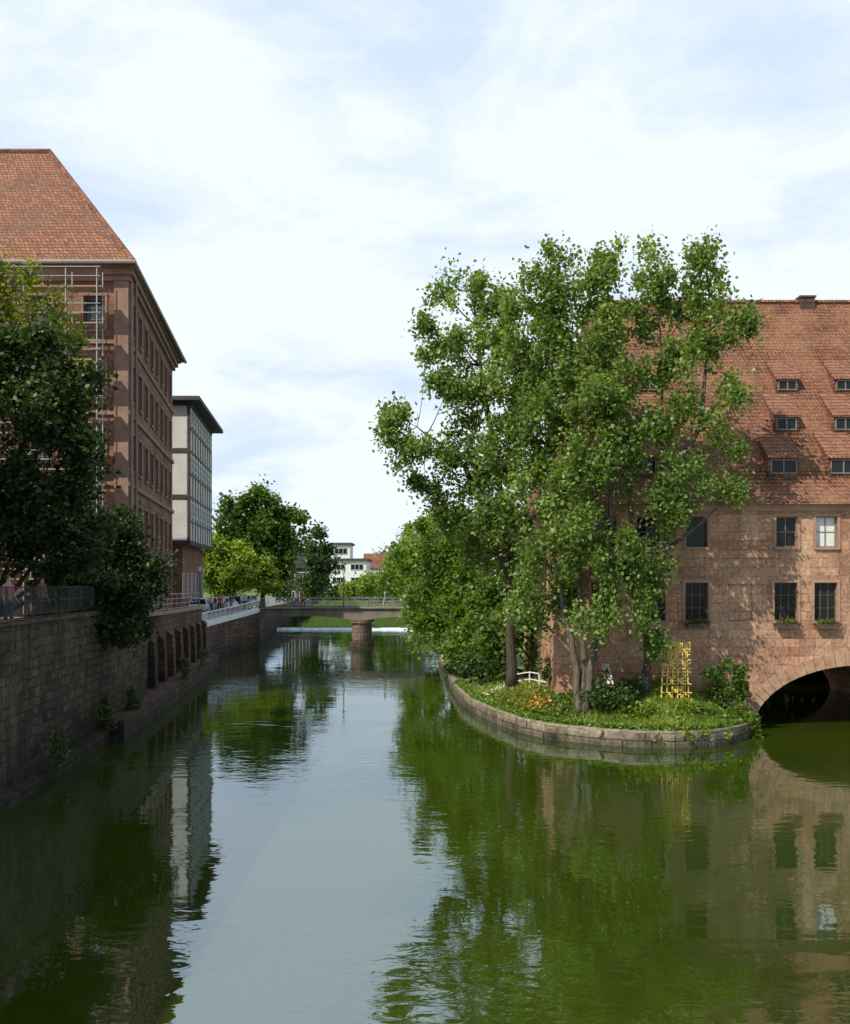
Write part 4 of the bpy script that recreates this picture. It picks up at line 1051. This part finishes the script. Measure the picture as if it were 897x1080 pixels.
for i, (x, y, an, k, lb) in enumerate(((-21.1, 94.0, 1.6, 1, 'white car parked by the white fence'), (-21.1, 99.2, 1.55, 0, 'silver hatchback parked by the white fence'), (-20.9, 104.4, 1.5, 1, 'white car parked near the bridge end'), (-20.6, 109.6, 1.5, 2, 'dark blue car parked near the bridge'), (-20.4, 114.8, 1.5, 0, 'silver car parked beneath the trees'))):
    car((x, y, 3.69 if y < 103 else 3.62), an, Mc[k], lb)

# ================================================================== PEOPLE
def skinm(verts, edges, radii, name):
    me = bpy.data.meshes.new(name); me.from_pydata(verts, edges, [])
    ob = bpy.data.objects.new(name, me); COL.objects.link(ob)
    ob.modifiers.new('Skin', 'SKIN'); sb = ob.modifiers.new('Sub', 'SUBSURF'); sb.levels = 1; sb.render_levels = 1
    for i, r_ in enumerate(radii): me.skin_vertices[0].data[i].radius = r_ if isinstance(r_, tuple) else (r_, r_)
    me.skin_vertices[0].data[0].use_root = True
    bpy.context.view_layer.update(); dg = bpy.context.evaluated_depsgraph_get()
    new = bpy.data.meshes.new_from_object(ob.evaluated_get(dg)); bpy.data.objects.remove(ob)
    new.shade_smooth(); return new
def person(pos, ang, shirt, trousers, label, stride=.12, arm=.15, sc_=1.0, hair=None, group='people on the street'):
    t = thing('person', pos, label, 'person', group)
    R = Matrix.Translation(Vector(pos)) @ Matrix.Rotation(ang, 4, 'Z') @ Matrix.Scale(sc_, 4)
    s_ = stride
    V = [(0, 0, .95), (0, 0, 1.12), (0, .01, 1.32), (0, .01, 1.46), (0, -.01, 1.56), (0, -.02, 1.66), (0, -.01, 1.76),
         (.1, 0, .9), (.11, -s_, .5), (.11, -s_ * .6, .08), (.12, -s_ * .6 - .15, .04),
         (-.1, 0, .9), (-.11, s_ * .7, .5), (-.11, s_ * 1.4, .08), (-.12, s_ * 1.4 - .14, .04),
         (.19, .01, 1.42), (.25, .02, 1.14), (.27, -arm, .92), (.27, -arm - .03, .82),
         (-.19, .01, 1.42), (-.25, .02, 1.14), (-.27, -arm * .3 - .05, .9), (-.27, -arm * .3 - .07, .8), (0, -.115, 1.665)]
    Ed = [(0, 1), (1, 2), (2, 3), (3, 4), (4, 5), (5, 6), (0, 7), (7, 8), (8, 9), (9, 10), (0, 11), (11, 12), (12, 13), (13, 14), (3, 15), (15, 16), (16, 17), (17, 18), (3, 19), (19, 20), (20, 21), (21, 22), (5, 23)]
    Rd = [(.15, .1), (.13, .095), (.16, .105), (.1, .07), .05, (.08, .1), (.07, .08), .085, .06, .045, .035, .085, .06, .045, .035, .055, .042, .032, .03, .055, .042, .032, .03, .02]
    me = skinm(V, Ed, Rd, 'body'); me.materials.append(M_skin); inst(me, 'body', R, t)
    g = .014
    def sub(ids, nm, mt):
        mp = {k: i for i, k in enumerate(ids)}
        me = skinm([V[i] for i in ids], [(mp[a_], mp[b_]) for a_, b_ in Ed if a_ in mp and b_ in mp], [tuple(q_ + g for q_ in (Rd[i] if isinstance(Rd[i], tuple) else (Rd[i], Rd[i]))) for i in ids], nm)
        me.materials.append(mt); inst(me, nm, R, t)
    sub([0, 1, 2, 3, 15, 16, 19, 20], 'shirt', shirt)
    sub([0, 7, 8, 9, 11, 12, 13], 'trousers', trousers)
    me = skinm([(0, .02, 1.66), (0, .015, 1.74), (0, -.01, 1.79)], [(0, 1), (1, 2)], [(.085, .085), (.09, .1), (.05, .06)], 'hair'); me.materials.append(hair or M_hair); inst(me, 'hair', R, t)
cl = {k: mat_plain(k + '_cloth', v, .9) for k, v in dict(pink=(.6, .2, .22), white=(.7, .7, .68), blue=(.08, .14, .35), black=(.03, .03, .03), red=(.5, .05, .04), grey=(.25, .25, .25), jeans=(.07, .1, .2), beige=(.45, .38, .28)).items()}
person((-13.98, 33.4, 5.32), 1.2, cl['pink'], cl['jeans'], 'person in a pink shirt standing behind the terrace railing', .03)
person((-14.2, 36.9, 5.3), 2.6, cl['pink'], cl['black'], 'person in a pale pink top at the terrace railing', .02)
ppl = [(-19.75, 92.0, 'white', 'jeans', 3.0), (-19.6, 95, 'red', 'black', .2), (-19.5, 96, 'white', 'beige', .4), (-19.4, 99.6, 'blue', 'beige', 2.9), (-18.9, 104.4, 'white', 'black', 3.2), (-19.8, 97.6, 'pink', 'jeans', 0)]
for x, y, a_, b_, an in ppl: person((x, y, 3.69 if y < 103 else 3.62), an, cl[a_], cl[b_], f'person in {a_} top and {b_} trousers by the white fence', .18)
for x, a_, b_, an in ((-13.5, 'white', 'jeans', 1.5), (-12.8, 'red', 'black', 1.6), (-4.2, 'blue', 'beige', -1.5)):
    person((x, 104.5, top(x) + .02), an, cl[a_], cl[b_], f'person in {a_} top and {b_} trousers crossing the bridge', .2, group='people on the bridge')

def lamp(x, y, z, h=5.0):
    t = thing('street_lamp', (x, y, z), 'slim dark street lamp beside the quay fence', 'street lamp', 'street lamps')
    m = MB(); m.tube([(x, y, z), (x, y, z + .5), (x, y, z + h)], [.09, .06, .04], 8); part(m, 'pole', M_dmetal, t)
    m = MB(); m.tube([(x, y, z + h), (x, y, z + h + .08), (x, y, z + h + .45)], [.1, .14, .22], 8); part(m, 'lamp_shade', M_lamp, t)
    m = MB(); m.tube([(x, y, z + h + .45), (x, y, z + h + .6)], [.26, .05], 8); part(m, 'cap', M_dmetal, t)
lamp(-19.6, 86.5, 3.68, 3.9)
lamp(-8.8, 107.7, 3.9, 3.6)

# ================================================================== CAMERA, LIGHT, WORLD
cd = bpy.data.cameras.new('camera'); cam = bpy.data.objects.new('camera', cd); COL.objects.link(cam)
cam.location = (0, 0, CAM_H); cam.rotation_euler = (math.radians(90), 0, 0)
cd.sensor_fit = 'VERTICAL'; cd.sensor_height = 36; cd.sensor_width = 36
cd.lens = F / 1080 * 36; cd.shift_y = 70 / 1080; cd.clip_end = 8000; cd.clip_start = .1
S.camera = cam

sun_el = math.radians(46)
dirx, diry = -0.73, -0.683
tosun = Vector((dirx * math.cos(sun_el), diry * math.cos(sun_el), math.sin(sun_el))).normalized()
sd_ = bpy.data.lights.new('sun', 'SUN'); sd_.energy = 5.0; sd_.angle = math.radians(.5); sd_.color = (1, .95, .84)
so = bpy.data.objects.new('sun', sd_); COL.objects.link(so); so.rotation_euler = tosun.to_track_quat('Z', 'Y').to_euler(); so.location = (0, 0, 60)
W = bpy.data.worlds.new('World'); S.world = W; W.use_nodes = True
n = W.node_tree.nodes; l = W.node_tree.links; n.clear()
out = n.new('ShaderNodeOutputWorld'); sky = n.new('ShaderNodeTexSky'); sky.sky_type = 'NISHITA'; sky.sun_disc = False
sky.sun_elevation = sun_el; sky.sun_rotation = math.atan2(dirx, diry); sky.air_density = 1.0; sky.dust_density = 1.0
bg = n.new('ShaderNodeBackground'); bg.inputs['Strength'].default_value = .13; l.new(sky.outputs[0], bg.inputs['Color'])
tc = n.new('ShaderNodeTexCoord'); sp = n.new('ShaderNodeSeparateXYZ'); l.new(tc.outputs['Generated'], sp.inputs[0])
za = n.new('ShaderNodeMath'); za.operation = 'ADD'; za.inputs[1].default_value = .3; l.new(sp.outputs['Z'], za.inputs[0])
dv = n.new('ShaderNodeVectorMath'); dv.operation = 'DIVIDE'; cb = n.new('ShaderNodeCombineXYZ')
for k in 'XYZ': l.new(za.outputs[0], cb.inputs[k])
l.new(tc.outputs['Generated'], dv.inputs[0]); l.new(cb.outputs[0], dv.inputs[1])
mp = n.new('ShaderNodeMapping'); mp.inputs['Scale'].default_value = (1.3, 1.5, 1); mp.inputs['Location'].default_value = (3.1, 1.2, 0); l.new(dv.outputs[0], mp.inputs[0])
no_ = n.new('ShaderNodeTexNoise'); no_.inputs['Scale'].default_value = 2.0; no_.inputs['Detail'].default_value = 10; no_.inputs['Roughness'].default_value = .62; no_.inputs['Distortion'].default_value = .35
l.new(mp.outputs[0], no_.inputs['Vector'])
mr = n.new('ShaderNodeMapRange'); mr.inputs['From Min'].default_value = .34; mr.inputs['From Max'].default_value = .52; mr.inputs['To Min'].default_value = .6; mr.inputs['To Max'].default_value = 1
l.new(no_.outputs['Fac'], mr.inputs['Value'])
mf = n.new('ShaderNodeMapRange'); mf.inputs['From Min'].default_value = -.2; mf.inputs['From Max'].default_value = .5; mf.inputs['To Min'].default_value = .15; l.new(sp.outputs['Y'], mf.inputs['Value'])
mm = n.new('ShaderNodeMath'); mm.operation = 'MULTIPLY'; l.new(mr.outputs[0], mm.inputs[0]); l.new(mf.outputs[0], mm.inputs[1])
bc = n.new('ShaderNodeBackground'); bc.inputs['Color'].default_value = (.85, .92, 1.0, 1); bc.inputs['Strength'].default_value = 1.09
hz = n.new('ShaderNodeBackground'); hz.inputs['Color'].default_value = (.36, .62, 1.0, 1); hz.inputs['Strength'].default_value = .98
h2 = n.new('ShaderNodeMixShader'); hf = n.new('ShaderNodeMath'); hf.operation = 'MULTIPLY'; hf.inputs[1].default_value = .85; l.new(mf.outputs[0], hf.inputs[0])
l.new(hf.outputs[0], h2.inputs['Fac']); l.new(bg.outputs[0], h2.inputs[1]); l.new(hz.outputs[0], h2.inputs[2])
ms = n.new('ShaderNodeMixShader'); l.new(mm.outputs[0], ms.inputs['Fac']); l.new(h2.outputs[0], ms.inputs[1]); l.new(bc.outputs[0], ms.inputs[2]); l.new(ms.outputs[0], out.inputs['Surface'])
